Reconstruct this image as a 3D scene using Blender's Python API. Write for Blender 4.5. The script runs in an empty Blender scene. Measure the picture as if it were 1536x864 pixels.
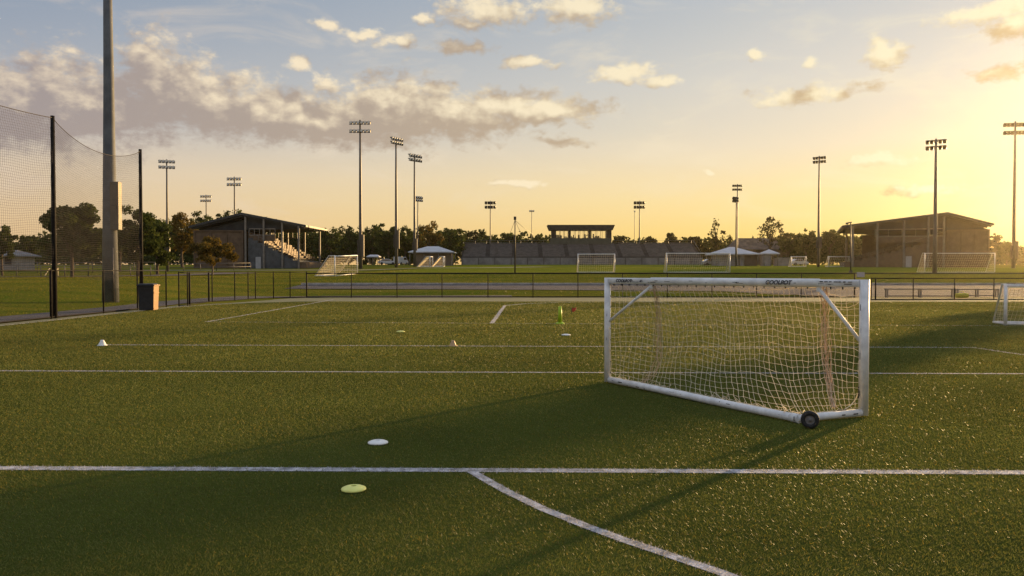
import bpy, math, random
import numpy as np
from mathutils import Vector, Matrix
R = math.radians
rnd = random.Random(11)
rng = np.random.default_rng(11)
SC = bpy.context.scene
COL = SC.collection
V = Vector

# ------------------------------------------------------------------ camera geometry (used to survey the photograph)
F = 1194.67; CAMZ = 1.8; PITCH = R(1.199)
def ray(px, py):
    cx = (px-768)/F; cy = -(py-432)/F
    return V((cx, math.cos(PITCH)+cy*math.sin(PITCH), -math.sin(PITCH)+cy*math.cos(PITCH)))
def P(px, py, d):                       # point at distance d along +y seen at pixel
    r = ray(px, py); t = d/r.y
    return V((r.x*t, d, CAMZ+r.z*t))
def G(px, py):                          # point of the flat pitch seen at pixel
    r = ray(px, py); t = -CAMZ/r.z
    return V((r.x*t, r.y*t, 0))

SUN_AZ, SUN_EL = R(41), R(6.8)
EXPO = 1.05; KE = 2**EXPO
SUN = V((math.sin(SUN_AZ)*math.cos(SUN_EL), math.cos(SUN_AZ)*math.cos(SUN_EL), math.sin(SUN_EL)))

# ------------------------------------------------------------------ terrain
def _sm(a, b, x):
    t = np.clip((x-a)/(b-a), 0, 1); return t*t*(3-2*t)
def terr(x, y):
    zc = np.interp(y, [57, 61, 68, 85, 120, 150, 200, 300, 900, 3000], [-.02, .25, .66, 1.52, 2.1, 2.62, 3.47, 4.0, 6.0, 8.0])
    zl = np.interp(y, [40, 50, 65, 80, 110, 150, 200, 300, 900, 3000], [-.02, .2, .5, .85, 1.5, 2.55, 3.47, 4.0, 6.0, 8.0])
    w = _sm(-14, -24, x)
    z = zc*(1-w)+zl*w
    z = np.where(x < -21, z+.45*_sm(-21, -30, x)*_sm(20, 45, y)*(1-_sm(70, 100, y)), z)
    return z
def hz(x, y): return float(terr(np.array(x, float), np.array(y, float)))
def gp(px, d):                          # point on the terrain in the pixel column at distance d
    x = ray(px, 407).x/ray(px, 407).y*d
    return V((x, d, hz(x, d)))

# ------------------------------------------------------------------ materials
def lin(r, g, b):
    f = lambda c: (c/255/12.92 if c/255 <= .04045 else ((c/255+.055)/1.055)**2.4)
    return (f(r), f(g), f(b), 1)
def mat(name, col, rough=.6, metal=0, var=.18, scale=6, bump=0, bscale=40, spec=.4, col2=None, trans=0, detail=6, ds=1):
    m = bpy.data.materials.new(name); m.use_nodes = True
    nt = m.node_tree; N = nt.nodes; L = nt.links
    b = N['Principled BSDF']; b.inputs['Roughness'].default_value = rough; b.inputs['Metallic'].default_value = metal
    b.inputs['Specular IOR Level'].default_value = spec
    tc = N.new('ShaderNodeTexCoord')
    n = N.new('ShaderNodeTexNoise'); n.inputs['Scale'].default_value = scale; n.inputs['Detail'].default_value = detail; n.inputs['Roughness'].default_value = .62
    L.new(tc.outputs['Object'], n.inputs['Vector'])
    rp = N.new('ShaderNodeValToRGB')
    c = col[:3]; c2 = (col2 or tuple(x*(1-var*1.6) for x in c))[:3]; c1 = c if col2 else tuple(min(1, x*(1+var)) for x in c)
    rp.color_ramp.elements[0].position = .36; rp.color_ramp.elements[0].color = (*c2, 1)
    rp.color_ramp.elements[1].position = .64; rp.color_ramp.elements[1].color = (*c1, 1)
    L.new(n.outputs['Fac'], rp.inputs['Fac']); L.new(rp.outputs['Color'], b.inputs['Base Color'])
    if bump:
        n2 = N.new('ShaderNodeTexNoise'); n2.inputs['Scale'].default_value = bscale; n2.inputs['Detail'].default_value = 5
        L.new(tc.outputs['Object'], n2.inputs['Vector'])
        bp = N.new('ShaderNodeBump'); bp.inputs['Strength'].default_value = bump; bp.inputs['Distance'].default_value = .05*ds
        L.new(n2.outputs['Fac'], bp.inputs['Height']); L.new(bp.outputs['Normal'], b.inputs['Normal'])
    if trans:
        t = N.new('ShaderNodeBsdfTranslucent'); L.new(rp.outputs['Color'], t.inputs['Color'])
        mx = N.new('ShaderNodeMixShader'); mx.inputs[0].default_value = trans
        L.new(b.outputs[0], mx.inputs[1]); L.new(t.outputs[0], mx.inputs[2]); L.new(mx.outputs[0], N['Material Output'].inputs['Surface'])
    return m

M = {}
M['white_paint'] = mat('white_powder_coat', (.76, .76, .755), .38, 0, .10, 7, .03, 60, .5)
M['scuff'] = mat('black_rubber_scuff', (.03, .03, .03), .8, 0, .5, 30)
M['net'] = mat('cream_twine', (.88, .80, .64), .8, 0, .12, 9, trans=.32)
M['rope'] = mat('tan_rope', (.62, .44, .30), .85, 0, .2, 20, trans=.15)
M['tyre'] = mat('black_tyre_rubber', (.022, .021, .021), .75, 0, .3, 40, .2, 90)
M['hub'] = mat('grey_hub_plastic', (.16, .15, .15), .5, 0, .2, 30)
M['steel_pole'] = mat('galvanised_pole', (.115, .105, .10), .5, .2, .12, 1.5, .02, 20)
M['conc_pole'] = mat('spun_concrete_pole', (.115, .125, .14), .75, 0, .16, 1.3, .06, 30)
M['dark_steel'] = mat('dark_bronze_steel', (.055, .047, .04), .55, .3, .2, 4)
M['black_post'] = mat('black_powder_coat', (.016, .014, .013), .75, 0, .3, 6, spec=.12)
M['lamp_shell'] = mat('grey_lamp_shell', (.05, .047, .045), .45, .4, .15, 8)
M['lamp_glass'] = mat('pale_lamp_lens', (.93, .94, .96), .35, 0, .05, 5, spec=.8)  # near-white colour stands in for sky reflected in the lenses
M['link'] = mat('black_chain_wire', (.008, .0075, .007), .9, 0, .2, 3, spec=.02)
M['safety'] = mat('brown_safety_twine', (.05, .042, .041), .85, 0, .2, 3)
M['cabinet'] = mat('grey_cabinet', (.12, .095, .07), .5, .1, .1, 3)
M['bin'] = mat('black_bin_plastic', (.022, .023, .026), .5, 0, .2, 8, .03, 50)
M['bin_tan'] = mat('tan_bin_side', (.26, .125, .035), .6, 0, .12, 8)
M['roof_dark'] = mat('dark_blue_roof_metal', (.042, .046, .052), .55, .2, .25, .9)
M['soffit'] = mat('dark_soffit', (.035, .037, .04), .8, 0, .25, .7)
M['brick'] = mat('tan_block_wall', (.135, .088, .055), .85, 0, .16, 1.2, .1, 8)
M['wall_grey'] = mat('blue_grey_concrete', (.085, .09, .097), .85, 0, .2, 1.1, .08, 10)
M['seat_tan'] = mat('varnished_bench_wood', (.135, .075, .035), .6, 0, .35, 2.5)
M['col_steel'] = mat('grey_steel_column', (.20, .175, .15), .5, .1, .15, 1.5)
M['concrete'] = mat('bleacher_concrete', (.07, .066, .066), .85, 0, .2, .6, .1, 6)
M['concrete_l'] = mat('pale_concrete_panel', (.19, .185, .185), .8, 0, .2, .5)
M['alu'] = mat('weathered_aluminium_bench', (.15, .145, .147), .45, .4, .2, 1)
M['press'] = mat('dark_press_box_cladding', (.035, .03, .025), .7, 0, .2, .9)
M['press_panel'] = mat('olive_panel', (.075, .08, .06), .6, 0, .15, 1)
M['tent'] = mat('white_canvas_roof', (.62, .62, .64), .6, 0, .06, .8, trans=.25)
M['tent_wall'] = mat('pale_canvas_wall', (.32, .285, .26), .8, 0, .15, .8)
M['shade_wall'] = mat('brown_wall_and_shaded_inside', (.16, .12, .09), .9, 0, .25, .5)  # house wall, and the shade inside an open pavilion
M['shingle'] = mat('brown_shingle_roof', (.10, .075, .06), .9, 0, .3, .7)
M['car_white'] = mat('white_car_paint', (.52, .52, .53), .25, 0, .03, 1, spec=.6)
M['car_silver'] = mat('silver_car_paint', (.50, .50, .52), .25, .5, .05, 1, spec=.6)
M['car_glass'] = mat('dark_car_glass', (.02, .022, .025), .08, 0, .1, 1, spec=.9)
M['asphalt'] = mat('worn_asphalt', (.075, .064, .067), .9, 0, .22, .7, .2, 30)
M['apron'] = mat('weathered_olive_concrete', (.165, .16, .085), .9, 0, .2, .45, .15, 20, col2=(.115, .125, .05))
M['kerb'] = mat('pale_concrete_kerb', (.50, .47, .43), .85, 0, .2, 2)
M['kerb_dark'] = mat('dark_edging', (.05, .045, .035), .85, 0, .2, 2)
M['line'] = mat('white_turf_paint', (.42, .41, .43), .9, 0, .38, 9, .3, 60)
M['line_faint'] = mat('worn_turf_paint', (.36, .36, .30), .9, 0, .3, 9, .3, 60)
M['cone_white'] = mat('white_soft_plastic', (.80, .79, .76), .45, 0, .06, 12)
M['cone_yellow'] = mat('pale_yellow_soft_plastic', (.78, .78, .22), .45, 0, .06, 12)
M['cone_orange'] = mat('orange_soft_plastic', (.50, .33, .18), .5, 0, .1, 12)
M['marker_green'] = mat('lime_plastic', (.36, .52, .015), .45, 0, .1, 9)
M['red'] = mat('red_cloth', (.55, .07, .03), .7, 0, .15, 12)
M['yellow_bag'] = mat('yellow_nylon', (.55, .46, .05), .6, 0, .2, 6)
M['bark'] = mat('bark', (.085, .062, .045), .95, 0, .3, 2.5, .5, 12)
M['bark_l'] = mat('grey_bark', (.16, .13, .11), .95, 0, .3, 2.5, .4, 12)
M['print'] = mat('black_print', (.02, .02, .03), .5, 0, .2, 30)
M['print_y'] = mat('mustard_print', (.35, .23, .06), .5, 0, .3, 30)
M['sign'] = mat('pale_lilac_sign', (.38, .35, .38), .5, 0, .06, 5)
M['door'] = mat('white_door_paint', (.36, .36, .37), .5, 0, .06, 2)
M['interior'] = mat('dark_fabric', (.03, .027, .025), .9, 0, .3, 4)

def foliage(name, a, b, trans=.38, hue=.06):
    m = bpy.data.materials.new(name); m.use_nodes = True
    N = m.node_tree.nodes; L = m.node_tree.links; N.remove(N['Principled BSDF'])
    at = N.new('ShaderNodeAttribute'); at.attribute_name = 'tint'
    rp = N.new('ShaderNodeValToRGB'); rp.color_ramp.elements[0].color = (*a, 1); rp.color_ramp.elements[1].color = (*b, 1)
    L.new(at.outputs['Fac'], rp.inputs['Fac'])
    d = N.new('ShaderNodeBsdfDiffuse'); t = N.new('ShaderNodeBsdfTranslucent'); mx = N.new('ShaderNodeMixShader'); mx.inputs[0].default_value = trans
    L.new(rp.outputs[0], d.inputs[0]); L.new(rp.outputs[0], t.inputs[0])
    L.new(d.outputs[0], mx.inputs[1]); L.new(t.outputs[0], mx.inputs[2]); L.new(mx.outputs[0], N['Material Output'].inputs['Surface'])
    return m
M['leaf'] = foliage('leaves_dark_green', (.022, .034, .009), (.082, .098, .026))
M['leaf_gold'] = foliage('leaves_turning_gold', (.055, .045, .012), (.21, .14, .03))
M['needle'] = foliage('pine_needles', (.018, .022, .010), (.06, .06, .024))

def turf_blade_mat():
    m = bpy.data.materials.new('turf_fibre'); m.use_nodes = True
    N = m.node_tree.nodes; L = m.node_tree.links
    b = N['Principled BSDF']; b.inputs['Roughness'].default_value = .45; b.inputs['Specular IOR Level'].default_value = .085
    at = N.new('ShaderNodeAttribute'); at.attribute_name = 'fibre'
    L.new(at.outputs['Color'], b.inputs['Base Color'])
    t = N.new('ShaderNodeBsdfTranslucent'); mx = N.new('ShaderNodeMixShader'); mx.inputs[0].default_value = .40
    L.new(at.outputs['Color'], t.inputs['Color'])
    L.new(b.outputs[0], mx.inputs[1]); L.new(t.outputs[0], mx.inputs[2]); L.new(mx.outputs[0], N['Material Output'].inputs['Surface'])
    return m
M['blade'] = turf_blade_mat()

def ground_mat(name, c_a, c_b, c_c, s1, s2, bump=.5, st=(1, 1, 1)):
    m = bpy.data.materials.new(name); m.use_nodes = True
    N = m.node_tree.nodes; L = m.node_tree.links
    b = N['Principled BSDF']; b.inputs['Roughness'].default_value = 1; b.inputs['Specular IOR Level'].default_value = .0
    tc = N.new('ShaderNodeTexCoord')
    n1 = N.new('ShaderNodeTexNoise'); n1.inputs['Scale'].default_value = s1; n1.inputs['Detail'].default_value = 7
    n2 = N.new('ShaderNodeTexNoise'); n2.inputs['Scale'].default_value = s2; n2.inputs['Detail'].default_value = 6; n2.inputs['Roughness'].default_value = .7
    mp = N.new('ShaderNodeMapping'); mp.inputs['Scale'].default_value = st; L.new(tc.outputs['Object'], mp.inputs['Vector'])
    L.new(mp.outputs[0], n1.inputs['Vector']); L.new(tc.outputs['Object'], n2.inputs['Vector'])
    r1 = N.new('ShaderNodeValToRGB'); r1.color_ramp.elements[0].position = .38; r1.color_ramp.elements[1].position = .62
    r1.color_ramp.elements[0].color = (*c_a, 1); r1.color_ramp.elements[1].color = (*c_b, 1)
    r2 = N.new('ShaderNodeValToRGB'); r2.color_ramp.elements[0].position = .45; r2.color_ramp.elements[1].position = .7
    L.new(n1.outputs['Fac'], r1.inputs['Fac']); L.new(n2.outputs['Fac'], r2.inputs['Fac'])
    mx = N.new('ShaderNodeMixRGB'); mx.inputs['Color2'].default_value = (*c_c, 1)
    L.new(r2.outputs['Color'], mx.inputs['Fac']); L.new(r1.outputs['Color'], mx.inputs['Color1']); L.new(mx.outputs[0], b.inputs['Base Color'])
    bp = N.new('ShaderNodeBump'); bp.inputs['Strength'].default_value = bump; bp.inputs['Distance'].default_value = .06
    L.new(n2.outputs['Fac'], bp.inputs['Height']); L.new(bp.outputs['Normal'], b.inputs['Normal'])
    t = N.new('ShaderNodeBsdfTranslucent')
    return m
M['turf'] = ground_mat('turf_backing_and_infill', (.055, .068, .012), (.08, .095, .017), (.05, .055, .015), .35, 60, .4)
M['grass'] = ground_mat('meadow_grass', (.085, .115, .012), (.17, .155, .02), (.15, .12, .025), .3, 2.2, .8, (.3, 1, 1))  # yellow streaks paint the bank's sunlit strips into its colour
M['field_grass'] = ground_mat('sports_field_grass', (.085, .125, .014), (.19, .18, .022), (.13, .14, .018), .3, 1.2, .6, (.06, .6, 1))  # long yellow bands are the field's lit stripes, put into colour

# ------------------------------------------------------------------ mesh builder
def wloc(o):
    l = V((0, 0, 0))
    while o: l += o.location; o = o.parent
    return l
def tag(o, label=None, cat=None, group=None, kind=None):
    for k, v in (('label', label), ('category', cat), ('group', group), ('kind', kind)):
        if v: o[k] = v
    return o
def empty(name, loc, label=None, cat=None, group=None):
    o = bpy.data.objects.new(name, None); COL.objects.link(o); o.location = loc; o.empty_display_size = .2
    return tag(o, label, cat, group)
class MB:
    def __init__(s): s.v = []; s.f = []; s.sm = []; s.mi = []
    def add(s, vs, fs, smooth=False, mi=0):
        n = len(s.v); s.v += [tuple(v) for v in vs]
        for f in fs: s.f.append(tuple(i+n for i in f)); s.sm.append(smooth); s.mi.append(mi)
        return s
    def box(s, c, size, rz=0, rx=0, ry=0, taper=1, mi=0):
        m = Matrix.Rotation(rz, 3, 'Z') @ Matrix.Rotation(ry, 3, 'Y') @ Matrix.Rotation(rx, 3, 'X'); c = V(c); sx, sy, sz = [q/2 for q in size]
        vs = []
        for z in (-1, 1):
            k = taper if z > 0 else 1
            for x, y in ((-1, -1), (1, -1), (1, 1), (-1, 1)): vs.append(c+m @ V((x*sx*k, y*sy*k, z*sz)))
        return s.add(vs, [(3, 2, 1, 0), (4, 5, 6, 7), (0, 1, 5, 4), (1, 2, 6, 5), (2, 3, 7, 6), (3, 0, 4, 7)], mi=mi)
    def bar(s, a, b, w, h, mi=0):                       # box beam between two points
        a, b = V(a), V(b); d = (b-a).normalized(); u = V((0, 0, 1)) if abs(d.z) < .95 else V((0, 1, 0))
        x = d.cross(u).normalized(); y = x.cross(d).normalized()
        vs = [p+x*i*w/2+y*j*h/2 for p in (a, b) for i, j in ((-1, -1), (1, -1), (1, 1), (-1, 1))]
        return s.add(vs, [(0, 1, 2, 3), (7, 6, 5, 4), (0, 4, 5, 1), (1, 5, 6, 2), (2, 6, 7, 3), (3, 7, 4, 0)], mi=mi)
    def tube(s, pts, r, n=8, caps=True, smooth=True, mi=0, sq=0):
        pts = [V(p) for p in pts]; k = len(pts); rs = r if isinstance(r, (list, tuple)) else [r]*k
        vs = []; prev = None
        for i, p in enumerate(pts):
            d = (pts[min(i+1, k-1)]-pts[max(i-1, 0)]).normalized()
            if prev is None:
                u = V((0, 0, 1)) if abs(d.z) < .9 else V((0, 1, 0)); x = d.cross(u).normalized()
            else:
                x = (prev-d*prev.dot(d)).normalized()
            prev = x; y = d.cross(x)
            for j in range(n):
                a = 2*math.pi*(j+.5)/n; c, q = math.cos(a), math.sin(a)
                if sq:                                  # rounded-square section
                    e = 1/((abs(c)**sq+abs(q)**sq)**(1/sq)); c *= e; q *= e
                vs.append(p+x*c*rs[i]+y*q*rs[i])
        fs = [(i*n+j, i*n+(j+1) % n, (i+1)*n+(j+1) % n, (i+1)*n+j) for i in range(k-1) for j in range(n)]
        s.add(vs, fs, smooth, mi)
        if caps and k > 1:
            b = len(s.v)-len(vs)
            s.f.append(tuple(b+j for j in range(n))[::-1]); s.sm.append(False); s.mi.append(mi)
            s.f.append(tuple(b+(k-1)*n+j for j in range(n))); s.sm.append(False); s.mi.append(mi)
        return s
    def lathe(s, c, prof, n=20, mi=0, axis=None, smooth=True):   # prof (r,z); axis matrix
        c = V(c); m = axis or Matrix.Identity(3); vs = []
        for r, z in prof:
            for j in range(n):
                a = 2*math.pi*j/n; vs.append(c+m @ V((r*math.cos(a), r*math.sin(a), z)))
        k = len(prof)
        fs = [(i*n+j, i*n+(j+1) % n, (i+1)*n+(j+1) % n, (i+1)*n+j) for i in range(k-1) for j in range(n)]
        return s.add(vs, fs, smooth, mi)
    def prism(s, poly, ext, mi=0):                      # polygon of 3-D points, extrusion vector
        n = len(poly); a = [V(p) for p in poly]; e = V(ext)
        vs = a+[p+e for p in a]
        return s.add(vs, [tuple(range(n))[::-1], tuple(range(n, 2*n))]+[(i, (i+1) % n, n+(i+1) % n, n+i) for i in range(n)], mi=mi)
    def build(s, name, m, parent=None, origin=None, bevel=0):
        o_ = wloc(parent) if parent else (V(origin) if origin is not None else V((0, 0, 0)))
        me = bpy.data.meshes.new(name)
        me.from_pydata([(x-o_.x, y-o_.y, z-o_.z) for x, y, z in s.v], [], s.f)
        me.polygons.foreach_set('use_smooth', s.sm)
        for q in (m if isinstance(m, (list, tuple)) else [m]): me.materials.append(q)
        me.polygons.foreach_set('material_index', s.mi)
        me.update()
        o = bpy.data.objects.new(name, me); COL.objects.link(o)
        if parent: o.parent = parent
        else: o.location = o_
        if bevel:
            bv = o.modifiers.new('bevel', 'BEVEL'); bv.width = bevel; bv.segments = 2; bv.limit_method = 'ANGLE'
        return o
def mesh_np(name, v, f, m, parent=None, origin=None, attr=None, attr_col=None):
    o_ = wloc(parent) if parent else (V(origin) if origin is not None else V((0, 0, 0)))
    v = v-np.array(o_)[None]
    me = bpy.data.meshes.new(name); k = f.shape[1]
    me.vertices.add(len(v)); me.vertices.foreach_set('co', v.astype(np.float32).ravel())
    me.loops.add(f.size); me.loops.foreach_set('vertex_index', f.astype(np.int32).ravel())
    me.polygons.add(len(f)); me.polygons.foreach_set('loop_start', np.arange(0, f.size, k, dtype=np.int32))
    me.update(calc_edges=True)
    if attr is not None:
        a = me.attributes.new('tint', 'FLOAT', 'POINT'); a.data.foreach_set('value', attr.astype(np.float32))
    if attr_col is not None:
        a = me.attributes.new('fibre', 'FLOAT_COLOR', 'POINT')
        a.data.foreach_set('color', np.concatenate([attr_col, np.ones((len(attr_col), 1))], 1).astype(np.float32).ravel())
    me.materials.append(m)
    o = bpy.data.objects.new(name, me); COL.objects.link(o)
    if parent: o.parent = parent
    else: o.location = o_
    return o
def copy_tree(o, parent=None):
    c = o.copy(); COL.objects.link(c)
    if parent: c.parent = parent
    for ch in list(o.children): copy_tree(ch, c)
    return c
def struct(o): o['kind'] = 'structure'; return o

# ------------------------------------------------------------------ ground, paths, markings
def sheet(name, xs, ys, zf, m, off=0):
    X, Y = np.meshgrid(xs, ys); Z = zf(X, Y)+off
    v = np.stack([X.ravel(), Y.ravel(), Z.ravel()], 1); nx, ny = len(xs), len(ys)
    i = (np.arange(ny-1)[:, None]*nx+np.arange(nx-1)[None]).ravel()
    f = np.stack([i, i+1, i+nx+1, i+nx], 1)
    return struct(mesh_np(name, v, f, m))
gx = np.array([-520, -450, -400, -300, -200, -150, -120, -100, -80, -65, -55, -48, -42, -38, -34, -31, -29, -27, -25, -23, -21, -19.5, -18, -16, -14, -10, 0, 20, 50, 100, 200, 300, 400, 520.])
gy = np.array([-120, -80, -30, 0, 20, 25, 30, 35, 40, 42.5, 45, 47.5, 50, 53, 57, 59, 61, 64.5, 68, 72, 76, 80, 85, 92, 100, 110, 120, 135, 150, 175, 200, 250, 300, 350, 420, 520.])
sheet('ground', gx, gy, terr, M['grass'])
def strip(name, pts, w, m, off, n=1, sub=True):          # ribbon along a polyline on the terrain
    pts = [V((p[0], p[1], 0)) for p in pts]; dense = []
    for a, b in zip(pts, pts[1:]):
        k = max(1, int((b-a).length/2)) if sub else 1
        dense += [a.lerp(b, i/k) for i in range(k)]
    dense.append(pts[-1]); mb = MB(); vs = []
    for i, p in enumerate(dense):
        d = (dense[min(i+1, len(dense)-1)]-dense[max(i-1, 0)]).normalized(); s_ = V((-d.y, d.x, 0))*w/2
        for q in (p+s_, p-s_): vs.append((q.x, q.y, max(hz(q.x, q.y), 0)+off))
    mb.add(vs, [(2*i, 2*i+1, 2*i+3, 2*i+2) for i in range(len(dense)-1)])
    return struct(mb.build(name, m))
# the synthetic pitch
TX0, TY1 = -16.95, 47.5
edge = [(TX0, -25), (60, -25), (60, TY1), (-12.5, TY1), (-15.2, 45.2), (-16.4, 42.5), (TX0, 39.5)]
struct(MB().add([(x, y, 0) for x, y in edge], [tuple(range(len(edge)))]).build('pitch_turf', M['turf']))
# worn concrete apron between the turf and the far fence, asphalt path outside the left fence
ap = [(TX0, -25), (TX0-.7, -25), (TX0-.7, 46.5), (-14.4, 55), (60, 55), (60, TY1), (-12.5, TY1), (-15.2, 45.2), (-16.4, 42.5), (TX0, 39.5)]
struct(MB().add([(x, y, -.006) for x, y in ap], [tuple(range(len(ap)))]).build('concrete_apron', M['apron']))
strip('asphalt_path', [(-18.9, 5), (-18.9, 36), (-19.2, 44), (-17.5, 53), (-13, 56.2), (0, 56.6)], 2.3, M['asphalt'], .03)
# the path below the bank, wider on the right
px_ = np.array([-18, -8, 0, 8, 16, 20, 24, 30, 45, 80.]); n0 = np.array([63, 63, 62.5, 61.8, 61, 58.5, 55.6, 55.4, 55.4, 55.4])
vs = []; fs = []
for x, y0 in zip(px_, n0):
    for t in np.linspace(0, 1, 9):
        y = y0+(68-y0)*t; vs.append((x, y, max(hz(x, y), 0)+.03))
for i in range(len(px_)-1):
    for j in range(8): a = i*9+j; fs.append((a, a+9, a+10, a+1))
struct(MB().add(vs, fs).build('bank_path', M['asphalt']))
mb = MB()
for i in range(-18, 80, 4): mb.bar((i, 68.1, hz(0, 68.1)+.07), (i+4, 68.1, hz(0, 68.1)+.07), .22, .16)
struct(mb.build('path_kerb', M['kerb']))
mb = MB()
for i in range(-14, 80, 4): mb.bar((i, 85, hz(0, 85)+.03), (i+3.99, 85, hz(0, 85)+.03), .25, .22)
struct(mb.build('field_edging', M['kerb_dark']))
strip('park_road', [(-70, 84), (-55, 88), (-44, 98), (-38, 112)], 6, M['asphalt'], .05)
strip('concourse_path', [(-62, 126), (-40, 127), (-24, 128), (-4, 136), (6, 148)], 5, M['apron'], .05)
fx = np.array([-14, -8, 0, 20, 50, 90.]); fy = np.array([86, 92, 100, 110, 120, 135, 150, 175, 198.])
sheet('upper_field', fx, fy, terr, M['field_grass'], .03)
# white markings on the synthetic pitch, surveyed as polylines
def gpts(l): return [G(*p).xy for p in l]
a, b = G(0, 702.5).xy, G(1536, 709.3).xy; dv = (b-a).normalized()
LINES = [([a-dv*5, b+dv*5], .155, 1)]
LINES.append((gpts([(697, 704), (708, 708), (720, 715), (741, 727), (759, 737), (815, 764), (880, 790), (940, 812), (1000, 832), (1085, 861), (1200, 906), (1290, 950)]), .105, 1))
a, b = G(0, 556.5).xy, G(1536, 561).xy; dv = (b-a).normalized(); LINES.append(([a-dv*1.5, b+dv*12], .10, .95))
LINES.append((gpts([(153, 517.5), (905, 520), (1460, 521.5), (1510, 529), (1600, 541), (1700, 560)]), .10, .95))
LINES.append((gpts([(310, 483), (900, 486), (1536, 489), (1900, 491)]), .09, .45))
LINES.append((gpts([(310, 483), (500, 449.5)]), .13, .8))
LINES.append((gpts([(738, 485), (757, 458.5)]), .17, .85))
LINES.append((gpts([(757, 458.5), (790, 455.5), (840, 453.8), (920, 452.8), (1700, 452.8)]), .3, .4))
LINES.append(([V((TX0+.12, 12)), V((TX0+.12, 39)), V((-16.3, 42.3)), V((-15.1, 45))], .12, .9))
for i, (pts, w, s_) in enumerate(LINES):
    strip('pitch_line', pts, w*.86, M['line'] if s_ > .6 else M['line_faint'], .004+.0004*i, sub=False)
def line_strength(x, y):
    out = np.zeros(len(x))
    for pts, w, s_ in LINES:
        for p, q in zip(pts, pts[1:]):
            d = np.array(q)-np.array(p); L2 = (d**2).sum()
            t = np.clip(((x-p[0])*d[0]+(y-p[1])*d[1])/L2, 0, 1)
            r = np.hypot(x-p[0]-t*d[0], y-p[1]-t*d[1])
            out = np.maximum(out, np.where(r < w/2*(1+.12*np.sin(x*31+y*47)), s_, 0))
    return out

# fibres of the synthetic turf
def noise2(x, y, s, seed):
    r = np.random.default_rng(seed); out = 0
    for k in range(5):
        a = r.uniform(0, 6.28); f = s*(1.0+.6*k); ph = r.uniform(0, 6.28)
        out = out+np.sin((x*math.cos(a)+y*math.sin(a))*f+ph+1.7*np.sin((x*math.sin(a)-y*math.cos(a))*f*.7+ph*2))
    return out/5
def blades():
    N_ = 1150000
    lo, hi = 2.6, 47.4
    g = np.linspace(lo, hi, 600)
    dens = 5200*(5/np.maximum(g, 4.2))**1.55*(1.30*g+4)
    cdf = np.cumsum(dens); cdf /= cdf[-1]
    y = np.interp(rng.random(N_), cdf, g); x = rng.uniform(-1, 1, N_)*(.66*y+2.2)
    keep = (x > TX0+.05) & (y < TY1) & ~((x < -11) & (y > 47.4-1.5*(-11-x)*.5)); x, y = x[keep], y[keep]; n = len(x)
    d = np.hypot(x, y)
    h = rng.uniform(.008, .021, n)*np.clip(d/14, 1, 1.7)*(1+.15*noise2(x, y, 2.2, 5)); w = .0022*(np.maximum(d, 4)/5)**.85*rng.uniform(.7, 1.3, n)
    th = rng.uniform(0, 2*np.pi, n); lean = rng.uniform(0, .020, n)+.003; la = rng.uniform(0, 2*np.pi, n)
    # pile brushed slightly in lanes
    la = np.where(rng.random(n) < .75, la, np.pi*.15+.7*noise2(x, y, .5, 3)+np.where((y // 5).astype(int) % 2 == 0, 0, np.pi))
    dx, dy = np.cos(th)*w, np.sin(th)*w
    v = np.zeros((n, 3, 3)); v[:, 0] = np.stack([x-dx, y-dy, np.full(n, 0.)], 1); v[:, 1] = np.stack([x+dx, y+dy, np.full(n, 0.)], 1)
    v[:, 2] = np.stack([x+np.cos(la)*lean, y+np.sin(la)*lean, h], 1)
    base = np.array([[.150, .162, .042]]); k = rng.random((n, 1))
    c = base*(.7+.55*k)
    patch = noise2(x, y, 1.1, 9)[:, None]*.16+noise2(x, y, .22, 13)[:, None]*.2+noise2(x, y, 4.5, 17)[:, None]*.12
    c = c*(1+patch)
    gold = rng.random(n) < (.05+.04*noise2(x, y, .9, 21)); c[gold] = np.array([.30, .22, .04])*(.6+.8*rng.random((gold.sum(), 1)))  # scattered golden fibres, sparkle of lit tips put into the colour
    ls = line_strength(x+rng.normal(0, .011, n), y+rng.normal(0, .011, n)); white = (rng.random(n) < ls*np.clip(.80+.22*noise2(x, y, 2.7, 41)+.2*noise2(x, y, 9., 43), 0, 1))
    c[white] = np.array([.46, .45, .48])*(.75+.3*rng.random((white.sum(), 1)))
    f = np.arange(n*3).reshape(n, 3)
    o = mesh_np('turf_fibres', v.reshape(-1, 3), f, M['blade'], attr_col=np.repeat(c, 3, 0)); tag(o, 'short olive green synthetic turf fibres of the pitch', 'turf', kind='stuff')
blades()

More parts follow.
